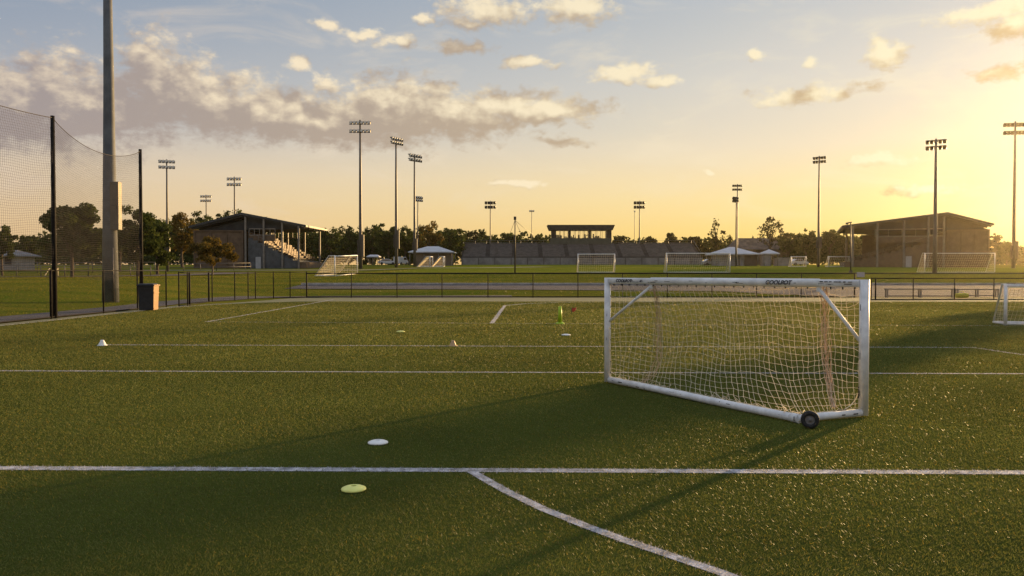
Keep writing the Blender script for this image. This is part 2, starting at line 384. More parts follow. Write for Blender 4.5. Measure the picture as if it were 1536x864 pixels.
# coarse grass on the banks and the upper field
def tufts(name, label, n, xr, yr, hr, wr, c0, c1, bad):
    x = rng.uniform(*xr, n); y = rng.uniform(*yr, n)
    k_ = (rng.random(n) < .55+.45*noise2(x, y, .35, 31)) & ~bad(x, y); x, y = x[k_], y[k_]; n = len(x); z = np.maximum(terr(x, y), -.02)
    h = rng.uniform(*hr, n)*(1+.35*noise2(x, y, .6, 33)); w = rng.uniform(*wr, n); th = rng.uniform(0, 6.283, n); la = rng.uniform(0, 6.283, n); ln = h*rng.uniform(.1, .9, n)
    v = np.zeros((n, 3, 3)); dx, dy = np.cos(th)*w/2, np.sin(th)*w/2
    v[:, 0] = np.stack([x-dx, y-dy, z], 1); v[:, 1] = np.stack([x+dx, y+dy, z], 1); v[:, 2] = np.stack([x+np.cos(la)*ln, y+np.sin(la)*ln, z+h], 1)
    t = np.clip(.5+.5*noise2(x*.3, y, .34, 37)+rng.normal(0, .2, n), 0, 1)[:, None]  # drifts to yellow in bands: sunlit strips painted into the blades
    c = (np.array([c0])*(1-t)+np.array([c1])*t)*(.75+.5*rng.random((n, 1)))
    o = mesh_np(name, v.reshape(-1, 3), np.arange(n*3).reshape(n, 3), M['blade'], attr_col=np.repeat(c, 3, 0)); tag(o, label, 'grass', kind='stuff')
def on_paths(x, y):
    return ((y > 55) & (y < 68.5) & (x > 17)) | ((y > 61.3) & (y < 68.5) & (x > -18.5)) | ((np.abs(x+19) < 1.6) & (y < 52)) | ((x > -20.5) & (y < 57.9)) | (np.hypot(x+165/4, 0) < 0) | ((x < -33) & (y > 79) & (y < 116) & (np.abs(y-(84+(x+70)*.5)) < 5)) | ((x > -14) & (y > 84.5))
tufts('bank_grass', 'rough grass on the banks beyond the fences', 260000, (-75, 70), (24, 112), (.03, .11), (.015, .045), (.085, .11, .012), (.29, .235, .028), on_paths)
tufts('field_grass_blades', 'mown grass of the raised far field', 260000, (-14, 90), (86, 196), (.025, .06), (.03, .09), (.10, .14, .014), (.28, .25, .024), lambda x, y: np.abs(x) > .7*y)

# ------------------------------------------------------------------ training goal
def near_goal():
    Lb, Rb, Nb = G(911, 574), G(1295, 625), G(1197, 634.5)
    H = 1.70; r = .05
    Lt, Rt = V((Lb.x, Lb.y, H)), V((Rb.x, Rb.y, H)); ax = (Rb-Lb).normalized(); back = V((-ax.y, ax.x, 0))
    root = empty('training_goal', (Lb+Rb)/2, 'large white training goal with sagging cream net and one black wheel in the right foreground', 'goal', 'portable goals')
    Lg, Rg, Ng = Lb+V((0, 0, r+.005)), Rb+V((0, 0, r+.005)), Nb+V((0, 0, r+.005))
    Lc, Rc = Lt-V((0, 0, r)), Rt-V((0, 0, r))
    MB().tube([Lb+V((0, 0, .02)), Lc+V((0, 0, r-.002))], r, 16, sq=5).build('post', M['white_paint'], root)
    MB().tube([Rb+V((0, 0, .02)), Rc+V((0, 0, r-.002))], r, 16, sq=5).build('post', M['white_paint'], root)
    cb = MB().tube([Lc+ax*.051, Rc-ax*.051], r-.003, 16, sq=5).build('crossbar', M['white_paint'], root)
    def sx(px):          # parameter along the crossbar seen in pixel column px
        k = ray(px, 420); k = k.x/k.y; return (k*Lc.y-Lc.x)/((Rc.x-Lc.x)-k*(Rc.y-Lc.y))
    s0, s1 = sx(977), sx(1229)
    A, B = Lc.lerp(Rc, s0), Lc.lerp(Rc, s1)
    MB().tube([A, B], r+.006, 18).build('crossbar_sleeve', M['white_paint'], cb)
    g = MB().tube([Lg+ax*.05, Lg.lerp(Ng, .33)+V((0, 0, .004)), Lg.lerp(Ng, .7)-V((0, 0, .004)), Ng], r, 16).build('ground_bar', M['white_paint'], root)
    MB().tube([Ng-(Rg-Ng).normalized()*.03, Rg-(Rg-Ng).normalized()*.052], r-.004, 16).build('ground_bar', M['white_paint'], root)
    nl = (Lg-Ng).normalized(); MB().tube([Ng-nl*.02, Ng+nl*.09], r+.006, 16).build('joint_sleeve', M['white_paint'], g)
    # corner braces
    a0 = Lb+V((0, 0, 1.0))+ax*.045; MB().tube([a0, A-V((0, 0, .075))], .022, 10).build('brace', M['white_paint'], root)
    a1 = Rb+V((0, 0, .93))-ax*.045; MB().tube([a1, B-V((0, 0, .075))], .024, 10).build('brace', M['white_paint'], root)
    for q, w in ((A, .05), (B, .06)): MB().box(q-V((0, 0, .07)), (w, .04, .09), math.atan2(ax.y, ax.x)).build('clamp', M['white_paint'], root, bevel=.006)
    # dark net tracks along the tube edges
    f = -back
    def track(p, q, nseg, name='net_track'):
        for i in range(nseg):
            l = rnd.uniform(.4, 1)/nseg; a_ = p.lerp(q, i/nseg); b_ = p.lerp(q, i/nseg+l); MB().bar(a_, b_, rnd.uniform(.006, .014), rnd.uniform(.006, .014)).build(name, M['scuff'], root)
    track(B+ax*.03+f*.048+V((0, 0, .018)), Rc-ax*.12+f*.048+V((0, 0, .016)), 7)
    track(Rb+f*.0-ax*.052+V((0, 0, .62)), Rc-ax*.052-V((0, 0, .22)), 9)
    track(Rb-ax*.05+f*.03+V((0, 0, .22)), Rb-ax*.05+f*.03+V((0, 0, .42)), 2)
    nr = (Rg-Ng).normalized(); nf = V((nr.y, -nr.x, 0))
    track(Ng.lerp(Rg, .52)+V((0, 0, .05)), Ng.lerp(Rg, .76)+V((0, 0, .05)), 2)
    sc_ = lambda *a_: MB().bar(*a_).build('scuff_mark', M['scuff'], root)
    for u, l in ((.62, .05), (.80, .05), (.84, .03)): sc_(Ng.lerp(Rg, u)+nf*.047, Ng.lerp(Rg, u)+nr*l+nf*.047, .006, .012)
    sc_(Ng+nl*.005+V((nl.y, -nl.x, 0))*-.055, Ng+nl*.015+V((nl.y, -nl.x, 0))*-.055, .008, .05)
    for _ in range(22):
        u = rnd.uniform(.04, .97); l = rnd.uniform(.012, .12); q = Lc.lerp(Rc, u)+f*(.055 if s0 < u < s1 else .047)+V((0, 0, rnd.uniform(-.02, .01)))
        sc_(q, q+ax*l, .004, rnd.uniform(.003, .011))
    for u in np.linspace(.03, .97, 26): MB().box(Lc.lerp(Rc, u)-V((0, 0, .062))+back*.01, (.014, .014, .03), math.atan2(ax.y, ax.x)).build('net_hook', M['scuff'], root)
    for u in np.linspace(.1, .93, 9):
        MB().box(Lb+V((0, 0, H*u))+ax*.054+back*.01, (.016, .012, .02), math.atan2(ax.y, ax.x)).build('net_hook', M['scuff'], root)
    for _ in range(16):
        u = rnd.uniform(.02, .95); q = Lg.lerp(Ng, u)+V((nl.y, -nl.x, 0))*-.0465+V((0, 0, rnd.uniform(-.02, .02))); sc_(q, q-nl*rnd.uniform(.01, .08), .005, rnd.uniform(.004, .012))
    for p_ in (Lb, Rb):
        for _ in range(7):
            q = p_+f*.049+V((0, 0, rnd.uniform(.05, 1.5)))+ax*rnd.uniform(-.03, .03); sc_(q, q+V((0, 0, rnd.uniform(.02, .10))), .004, rnd.uniform(.004, .010))
    # lettering on the crossbar
    def letters(txt, u, size, m, off, shear=.3):
        c = bpy.data.curves.new('letters', 'FONT'); c.body = txt; c.size = size; c.extrude = .0012; c.align_x = 'CENTER'; c.align_y = 'CENTER'; c.shear = shear; c.offset = .0022
        t = bpy.data.objects.new('tmp_letters', c); COL.objects.link(t)
        bpy.context.view_layer.update()
        me = bpy.data.meshes.new_from_object(t.evaluated_get(bpy.context.evaluated_depsgraph_get())); bpy.data.objects.remove(t)
        o = bpy.data.objects.new('lettering', me); COL.objects.link(o); me.materials.clear(); me.materials.append(m); o.parent = cb
        q = Lc.lerp(Rc, u)+f*off
        o.matrix_local = Matrix.Translation(q-wloc(cb)) @ Matrix((( ax.x, 0, f.x), (ax.y, 0, f.y), (0, 1, 0))).to_4x4()
    letters('COOLPOT', sx(938), .066, M['print'], .0495)
    letters('de', sx(964), .05, M['print'], .0495)
    letters('COOLPOT', sx(1170), .078, M['print'], .0575)
    letters('c', sx(1170)-.035, .05, M['print_y'], .0585)
    # net
    na = 50; nb = 19; j = np.random.default_rng(3)
    def netpt(s_, t):
        top = Lc.lerp(Rc, .012+.976*s_)-V((0, 0, .065+.02*abs(math.sin(s_*math.pi*9))))
        sN = .70
        bot = (Lg.lerp(Ng, .03+.97*s_/sN) if s_ < sN else Ng.lerp(Rg, (s_-sN)/(1-sN)*.93))+V((0, 0, .055))
        e = t**3.2*.86+.14*t
        p = top.lerp(bot, e)
        p.z = top.z+(bot.z-top.z)*(1-(1-t)**1.12)
        bl = math.sin(math.pi*min(1, t*1.0))*math.sin(math.pi*s_)
        p += back*(.30*bl*(1-t)+.10*math.sin(s_*7)*bl)
        # gathered toward the two hanging seams
        for sc, wd in ((s0+.02, .10), (s1+.01, .07)):
            dlt = s_-sc; p -= ax*(dlt*4.0*.35*math.exp(-(dlt/wd)**2)*math.sin(math.pi*t))
        p += ax*(.18*math.sin(math.pi*t*.9)*math.sin(math.pi*s_)*(1-s_))
        p += V((0, 0, -.03*math.sin(s_*23+t*5)*math.sin(math.pi*t)))+back*.02*math.sin(s_*37+t*9)
        return p
    mb = MB(); jit = lambda a: V(j.normal(0, a, 3))
    def seg(pts, r_=.0027): mb.tube(pts, r_, 4, caps=False)
    knots = [[netpt(i/na, k/nb)+jit(.006) for k in range(nb+1)] for i in range(na+1)]
    for i in range(na+1): seg(knots[i])
    for k in range(nb+1): seg([knots[i][k] for i in range(na+1)])
    for i in range(na+1):           # knots
        for k in range(1, nb):
            p = knots[i][k]; mb.box(p, (.010, .010, .010))
    mb.build('net', M['net'], root)
    # hanging gathered seams and loose cords
    for c in range(7):
        pts = []
        for t in np.linspace(0, 1, 16):
            s_ = s0+.012*math.sin(t*9+c)*(.4+t)-(.13+.02*c)*max(0, t-.6)**1.6*1.6-.03*math.sin(math.pi*min(1, t*1.1))
            q = netpt(s_, t)+jit(.008); pts.append(q+V((.006*(c-3), .0, 0)))
        MB().tube(pts, .004, 4, caps=False).build('gathered_cord', M['rope'], root)
    for c in range(9):
        pts = []
        for t in np.linspace(0, .97, 18):
            s_ = s1+.022+.010*math.sin(t*13+c*1.9)
            pts.append(netpt(s_, t)+jit(.010)+V((.012*(c-4)*math.sin(math.pi*t), 0, 0)))
        MB().tube(pts, .0042, 4, caps=False).build('gathered_cord', M['rope'], root)
    for z0, sag, c in ((.10, .07, 0), (.19, .12, 1)):      # slack cords near the top right
        pts = [B.lerp(Rc, t)-V((0, 0, z0+sag*math.sin(math.pi*t)))+back*.05+jit(.004) for t in np.linspace(.06, .93, 12)]
        MB().tube(pts, .004, 4, caps=False).build('loose_cord', M['net'], root)
    pts = [A.lerp(B, t)-V((0, 0, .06+.10*math.sin(math.pi*t)**2*t))+back*.06+jit(.004) for t in np.linspace(.55, 1, 14)]; MB().tube(pts, .004, 4, caps=False).build('loose_cord', M['net'], root)
    MB().tube([V((Rb.x, Rb.y, .30))-ax*.06, V((Rb.x, Rb.y, .20))-ax*.10, Ng.lerp(Rg, .80)+V((0, 0, .10)), Ng.lerp(Rg, .70)+V((0, 0, .055))], .006, 5).build('loose_cord', M['net'], root)
    for k in range(40):                                    # slack heaped along the ground bar
        u = rnd.random(); q = Lg.lerp(Ng, u)+back*rnd.uniform(.03, .16)+V((0, 0, rnd.uniform(-.02, .05)))
        pts = [q+jit(.035)+nl*(-.05*i) for i in range(6)]; MB().tube(pts, .003, 4, caps=False).build('loose_cord', M['net'], root)
    # wheel
    wc = G(1215, 643)+V((0, 0, .104)); axd = (V((0, 0, wc.z))-wc); axd.z = 0; axd = axd.normalized(); sd = V((-axd.y, axd.x, 0))
    m3 = Matrix((sd, V((0, 0, 1)), axd)).transposed()
    w = MB().lathe(wc, [(.052, -.03), (.08, -.036), (.096, -.028), (.102, -.012), (.102, .012), (.096, .028), (.08, .036), (.058, .032), (.052, .02)], 28, axis=m3).build('wheel', M['tyre'], root)
    MB().lathe(wc, [(.0, .030), (.016, .030), (.018, .024), (.032, .022), (.052, .016), (.057, .024), (.057, -.02), (0, -.02)], 24, axis=m3).build('hub', M['hub'], w)
    MB().tube([wc-axd*.02, Ng.lerp(Rg, .2)], .016, 8).build('axle', M['dark_steel'], root)
near_goal()

# ------------------------------------------------------------------ other goals
def frame_goal(a, b, h, depth, label, r=.05, net=True, lean_top=.35, sp=.28, netr=.008, name='training_goal'):
    a, b = V(a), V(b); ax = (b-a).normalized(); bk = V((-ax.y, ax.x, 0))*depth; up = V((0, 0, h))
    root = empty(name, (a+b)/2, label, 'goal', 'portable goals')
    for p in (a, b): MB().tube([p, p+up], r, 8).build('post', M['white_paint'], root)
    MB().tube([a+up-V((0, 0, r)), b+up-V((0, 0, r))], r*.97, 8).build('crossbar', M['white_paint'], root)
    MB().tube([a+bk+V((0, 0, r)), b+bk+V((0, 0, r))], r*.7, 8).build('rear_bar', M['white_paint'], root)
    MB().tube([a+V((0, 0, r)), b+V((0, 0, r))], r*.7, 8).build('ground_bar', M['white_paint'], root)
    for p in (a, b):
        MB().tube([p+V((0, 0, r)), p+bk+V((0, 0, r))], r*.7, 8).build('side_bar', M['white_paint'], root)
        MB().tube([p+up, p+up+bk*lean_top, p+bk+V((0, 0, r))], r*.5, 8).build('back_stay', M['white_paint'], root)
    if net:
        mb = MB(); n = int((b-a).length/sp)
        def bp(p, t):
            q = p+up*.98+bk*lean_top*min(1, t*3) if t < .34 else (p+up*.98+bk*lean_top).lerp(p+bk+V((0, 0, .05)), (t-.34)/.66)
            return q-bk*.08*math.sin(math.pi*t)
        for i in range(n+1):
            p = a.lerp(b, i/n); mb.tube([bp(p, t) for t in np.linspace(0, 1, 7)], netr, 3, caps=False)
        m_ = int(h*1.4/sp)
        for k in range(m_+1): mb.tube([bp(a.lerp(b, u), k/m_)-V((0, 0, .04*math.sin(math.pi*u))) for u in np.linspace(0, 1, 7)], netr, 3, caps=False)
        for p in (a, b):
            ks = int(depth/sp)+1
            for k in range(1, ks+1):
                t = k/(ks+.5); q = p+bk*t; tp = h*.98 if t < lean_top else h*.98*(1-(t-lean_top)/(1-lean_top)); mb.tube([q+V((0, 0, .05)), q+V((0, 0, max(.1, tp)))], netr, 3, caps=False)
            for k in range(1, int(h/sp)):
                z = k*sp; e = 1-(1-lean_top)*z/h; mb.tube([p+V((0, 0, z)), p+bk*e+V((0, 0, z))], netr, 3, caps=False)
        mb.build('net', M['net'], root)
    return root
a = G(1508, 488); b = V((a.x+3.9, a.y-.6, 0))
frame_goal(a, b, 1.37, .9, 'low white goal cut off by the right edge of the picture on the turf', .055, True, .3, .13, .004)
e = gp(527, 90); e2 = gp(505, 87)
e = V((e.x, 93.5, hz(e.x, 93.5))); e2 = V((e2.x-.1, 86.6, hz(e2.x, 86.6)))
frame_goal(e2, e, 2.25, 2.3, 'sunlit white goal seen end-on at the field edge right of the left stand', .06, True, .3, .22, .011)
e, e2 = gp(577, 158), gp(565+78, 150)
e, e2 = gp(645, 148), gp(649, 158); frame_goal(e, e2, 2.0, 2.4, 'small white goal in front of the wide white pavilion, left one of two', .07, True, .3, .3, .014)
e, e2 = gp(665, 150), gp(667, 160); frame_goal(e, e2, 2.0, 2.2, 'small white goal in front of the wide white pavilion, right one of two', .07, True, .3, .3, .014)
frame_goal(gp(867, 93), gp(922, 93), 2.2, 1.6, 'white goal standing on the upper field below the press box', .05, True, .3, .25, .007)
frame_goal(gp(1000, 93), gp(1095, 93), 2.3, 1.8, 'wide white goal on the upper field in front of the white peaked pavilion', .05, True, .3, .25, .006)
frame_goal(gp(1387, 93), gp(1492, 93), 2.3, 1.8, 'wide white goal on the upper field in front of the roofed stand on the right', .05, True, .3, .25, .006)
frame_goal(gp(1187, 150), gp(1209, 150), 2.0, 1.6, 'small hazy white goal right of the small peaked kiosk on the far side', .07, True, .3, .35, .012)
frame_goal(gp(1243, 150), gp(1275, 150), 2.0, 1.6, 'hazy white goal left of the roofed stand on the right, by the thin camera post', .07, True, .3, .35, .012)

# ------------------------------------------------------------------ cones and markers
def disc(px, py, rad, m, label):
    c = G(px, py)-V((0, 0, .005)); b = MB()
    b.lathe(c, [(rad, .010), (rad*1.02, .018), (rad*.97, .026), (rad*.75, .036), (rad*.45, .044), (rad*.28, .046), (rad*.24, .043), (rad*.22, .03)], 36)
    o = b.build('disc_cone', m, origin=c); tag(o, label, 'disc cone', 'flat disc cones on the turf')
    s = o.modifiers.new('solid', 'SOLIDIFY'); s.thickness = .003
    return o
disc(567, 665.5, .104, M['cone_white'], 'white flat disc cone just beyond the thick white line')
disc(530.5, 735.5, .101, M['cone_yellow'], 'pale yellow flat disc cone on the turf nearest the camera')
disc(601, 498, .125, M['cone_yellow'], 'small far yellow disc cone lying left of the diagonal line')
disc(849, 503, .13, M['cone_white'], 'small far pale disc cone in front of the green marker post')
def cone(px, py, h, r, m, label, tilt=0):
    c = G(px, py); b = MB()
    b.lathe(c, [(r, 0.0), (r*1.0, .012), (r*.72, .022), (r*.66, h*.35), (r*.40, h*.8), (r*.33, h), (r*.24, h*1.01), (r*.20, h*.8)], 20)
    o = b.build('sports_cone', m, origin=c); tag(o, label, 'cone', 'short cones on the turf')
cone(153.5, 518.3, .135, .12, M['cone_white'], 'short white cone at the left end of the second white line')
cone(679.5, 519.2, .14, .11, M['cone_orange'], 'short orange brown cone standing on the second white line')
c = G(840, 485.6); root = empty('marker_post', c, 'lime green upright marker post on a flat base', 'marker')
MB().lathe(c, [(.0, .05), (.10, .05), (.15, .03), (.165, .0)], 20).build('base', M['marker_green'], root)
MB().tube([c+V((0, 0, .04)), c+V((0, 0, .34)), c+V((0, 0, .60))], [.075, .066, .056], 14).build('post', M['marker_green'], root)
c = G(857, 472.5); root = empty('spot_flag', c, 'tiny red flag on a thin stick beyond the green marker', 'flag')
MB().tube([c, c+V((.03, 0, .30))], .012, 6).build('stick', M['dark_steel'], root)
MB().add([c+V((.0, 0, .16)), c+V((.09, .02, .12)), c+V((.19, -.01, .20)), c+V((.20, 0, .33)), c+V((.10, .02, .27)), c+V((.03, 0, .32))], [(0, 1, 4, 5), (1, 2, 3, 4)]).build('cloth', M['red'], root).modifiers.new('solid', 'SOLIDIFY').thickness = .01

# ------------------------------------------------------------------ fences
def fence(pts, h, label, post_r=.032, mesh=True, big=(), rails=(1.0, .03), wire=.0045, sp=.075):
    root = empty('chain_link_fence', pts[0], label, 'fence', 'black chain link fences round the pitch')
    pts = [V(p) for p in pts]
    for i, p in enumerate(pts):
        r = post_r*(1.5 if i in big else 1); MB().tube([p-V((0, 0, .05)), p+V((0, 0, h+.03)), p+V((0, 0, h+.05))], [r, r, r*.6], 8).build('post', M['black_post'], root)
    for f_ in rails:
        MB().tube([p+V((0, 0, h*f_)) for p in pts], .038 if sp > .09 else .022, 6).build('rail', M['black_post'], root)
    if mesh:
        mb = MB()
        for a, b in zip(pts, pts[1:]):
            ax = (b-a); l = ax.length; ax.normalize(); n = int(l/sp)
            hh = h*.97-.04; k = hh
            for i in range(-int(k/sp)-1, n+int(k/sp)+2):
                for sg in (1, -1):
                    u0 = i*sp; u1 = u0+sg*k; z0, z1 = .04, hh
                    lo_, hi_ = sorted((u0, u1))
                    if hi_ <= 0 or lo_ >= l: continue
                    def clip(u, z, uu, zz):
                        if u < 0: z += (zz-z)*(-u)/(uu-u); u = 0
                        if u > l: z += (zz-z)*(l-u)/(uu-u); u = l
                        return u, z
                    ua, za = clip(u0, z0, u1, z1); ub, zb = clip(u1, z1, u0, z0)
                    pa, pb = a+ax*ua+V((0, 0, za)), a+ax*ub+V((0, 0, zb))
                    d = ax*(-(zb-za))+V((0, 0, 1))*(ub-ua)
                    if d.length < 1e-4: continue
                    d = d.normalized()*wire/2
                    mb.add([pa-d, pb-d, pb+d, pa+d], [(0, 1, 2, 3)])
        mb.build('chain_link', M['link'], root)
    return root
FX = -17.55
lf = [(FX, d_) for d_ in (14, 17, 20, 23, 26.6, 30.3, 34.2, 37.3, 40.4)]
fence([V((x, y, 0)) for x, y in lf], 1.83, 'black chain link fence along the left edge of the turf behind the bin', big=(5,))
cf = [(268, 40.9), (281, 41.6), (284, 42), (313, 46), (318, 46.4), (352, 48.5), (372, 50.5), (383, 51.3), (410, 52.6), (435, 53.6), (460, 54.5)]
fence([V((ray(p, 407).x/ray(p, 407).y*d_, d_, 0)) for p, d_ in cf], 1.74, 'black chain link fence bending round the far left corner of the turf', big=(2, 3))
ff = [460, 527, 595.5, 663, 732, 799.5, 867, 934, 1001, 1068, 1135, 1202, 1282]
fence([V(((p-768)/F*54.6, 54.6, 0)) for p in ff], 1.66, 'long black chain link fence across the far end of the turf', big=(0, 12), rails=(1.0, .03), sp=.1)
fr = [1307, 1313.5, 1370, 1432, 1491, 1550, 1610]
fence([V(((p-768)/F*50, 50, 0)) for p in fr], 1.36, 'low black chain link fence in front of the benches at right', big=(1,), sp=.1)
o = MB().box(P(1291, 412, 54.4), (.56, .04, .34), .1).build('sign', M['sign'], origin=P(1291, 412, 54.4)); o.modifiers.new('bevel', 'BEVEL').width = .01
tag(o, 'small blank pale sign at the right end of the long far fence', 'sign')
# far park railings on the left
def railing(pts, h, label, m, sp=2.2):
    root = empty('metal_railing', (pts[0][0], pts[0][1], hz(*pts[0])), label, 'railing', 'park railings on the left')
    for a, b in zip(pts, pts[1:]):
        a, b = V((*a, 0)), V((*b, 0)); n = max(1, int((b-a).length/sp))
        for i in range(n+1):
            q = a.lerp(b, i/n); q.z = hz(q.x, q.y); MB().tube([q, q+V((0, 0, h))], .05, 6).build('post', m, root)
    for f_ in (.98, .5):
        MB().tube([V((p[0], p[1], hz(p[0], p[1])+h*f_)) for p in pts], .035, 6).build('rail', m, root)
railing([(-72, 112), (-60, 114), (-52, 116)], 1.5, 'grey railing far left in front of the pale park hut', M['steel_pole'])
railing([(-60, 92), (-50, 94), (-44, 97)], 1.3, 'grey railing behind the tree left of the tall concrete pole', M['steel_pole'])
railing([(-52, 120), (-46, 124), (-42, 128)], 1.2, 'low grey railing seen between the pole and the left stand', M['steel_pole'])

# ------------------------------------------------------------------ ball-stop netting
def net_post(p, h, label):
    o = MB().tube([p, p+V((0, 0, h*.5)), p+V((0, 0, h))], [.095, .085, .075], 10).build('netting_post', M['black_post'], origin=p)
    return tag(o, label, 'post', 'tall black netting posts')
np0 = V((-17.75, 21.5, 0)); np1 = V((ray(81.5, 407).x*30.6, 30.6, 0)); np2 = V((ray(212, 407).x*39.6, 39.6, 0))
np1.x = ray(81.5, 407).x/ray(81.5, 407).y*30.6; np2.x = ray(212, 407).x/ray(212, 407).y*39.6
net_post(np1, 7.75, 'tall black netting post left of the thick concrete pole')
net_post(np2, 7.85, 'tall black netting post behind the wheeled bin')
net_post(np0, 7.9, 'tall black netting post nearest the camera, mostly outside the left edge')
def netting(a, b, ha, hb, sag, label, sp=.095):
    root = empty('safety_netting', a, label, 'netting', 'ball-stop netting panels')
    ax = b-a; bk = V((-ax.y, ax.x, 0)).normalized()
    def q(u, v):
        zt = ha+(hb-ha)*u-sag*math.sin(math.pi*u)**.8; zb = 1.5+.1*math.sin(u*9)
        p = a.lerp(b, u); p.z = zt+(zb-zt)*v+.05*math.sin(u*17+v*7)*math.sin(math.pi*v)
        return p+bk*(.35*math.sin(math.pi*u)*math.sin(math.pi*v*.9)+.05*math.sin(v*21+u*6))
    nu = int(ax.length/sp); nv = int((ha-1.5)/sp); mb = MB()
    for i in range(nu+1): mb.tube([q(i/nu, v) for v in np.linspace(0, 1, 13)], .0036, 3, caps=False)
    for k in range(1, nv+1): mb.tube([q(u, k/nv) for u in np.linspace(0, 1, 17)], .0036, 3, caps=False)
    mb.build('mesh', M['safety'], root)
    MB().tube([q(u, 0) for u in np.linspace(0, 1, 25)], .014, 6).build('head_rope', M['safety'], root)
netting(np0, np1, 7.8, 7.68, .25, 'fine brown ball-stop netting panel at the left picture edge')
netting(np1, np2, 7.68, 7.78, .75, 'sagging brown ball-stop netting panel behind the thick concrete pole')

# ------------------------------------------------------------------ big concrete pole, bin
d = 44.2; c = V((ray(165.5, 407).x/ray(165.5, 407).y*d, d, 0)); c.z = hz(c.x, c.y)
root = empty('concrete_pole', c, 'thick grey concrete floodlight pole rising out of the picture on the left', 'pole')
MB().tube([c-V((0, 0, .2)), c+V((0, 0, 6)), c+V((.02, 0, 12)), c+V((0, 0, 24))], [.44, .34, .27, .16], 28).build('shaft', M['conc_pole'], root)
q = P(174, 309, d-.12)
cb = MB().box(q, (.46, .42, 2.65)).build('control_cabinet', M['cabinet'], root, bevel=.02)
MB().box(q+V((.02, -.215, .02)), (.34, .012, .02)).box(q+V((.14, -.216, -.1)), (.03, .012, .16)).build('latch', M['lamp_shell'], cb)
MB().bar(q+V((-.28, .1, -.9)), q+V((-.16, .1, -.9)), .1, .1).bar(q+V((-.28, .1, .9)), q+V((-.16, .1, .9)), .1, .1).build('bracket', M['dark_steel'], root)
MB().tube([c+V((.30, -.30, 3)), c+V((.36, -.36, .1))], .03, 8).build('conduit', M['steel_pole'], root)

c = G(222.5, 465.5); root = empty('rubbish_bin', c, 'square black bin with tan right side and black lid at the left fence', 'bin')
rz = R(3); m3 = Matrix.Rotation(rz, 3, 'Z'); W, D_, H = .70, .62, 1.13
vs = [c+m3 @ V((x*W/2*k, y*D_/2*k, z)) for z, k in ((.02, .9), (H, 1.0)) for x, y in ((-1, -1), (1, -1), (1, 1), (-1, 1))]
body = MB().add(vs, [(3, 2, 1, 0), (4, 5, 6, 7), (0, 1, 5, 4), (1, 2, 6, 5), (2, 3, 7, 6), (3, 0, 4, 7)]).build('body', M['bin'], root, bevel=.02)
vs = [c+m3 @ (V((W/2*k+.012, y*D_/2*k*.98, z))) for z, k in ((.03, .9), (H-.01, 1.0)) for y in (-1, 1)]
vs2 = [v+m3 @ V((.012, 0, 0)) for v in vs]
MB().add(vs+vs2, [(4, 5, 7, 6), (0, 1, 5, 4), (2, 6, 7, 3), (0, 4, 6, 2), (1, 3, 7, 5)]).box(c+m3 @ V((W/2+.026, 0, H*.72)), (.016, D_*.97, .05), rz).box(c+m3 @ V((W/2*.905+.03, 0, .1)), (.02, D_*.82, .05), rz).build('tan_side', M['bin_tan'], root)  # only the right side of the bin is coloured tan
lid = MB().box(c+m3 @ V((0, 0, H+.03)), (W+.1, D_+.1, .06), rz).box(c+m3 @ V((0, 0, H+.085)), (W+.02, D_+.02, .05), rz, taper=.86).build('lid', M['bin'], root, bevel=.015)
MB().box(c+m3 @ V((W/2+.055, 0, H+.03)), (.014, D_+.09, .05), rz).build('lid_tan_side', M['bin_tan'], lid)  # right edge of the lid coloured tan as well
MB().bar(c+m3 @ V((-.22, -D_/2-.05, H-.12)), c+m3 @ V((.22, -D_/2-.05, H-.12)), .03, .03).build('handle', M['bin'], root)

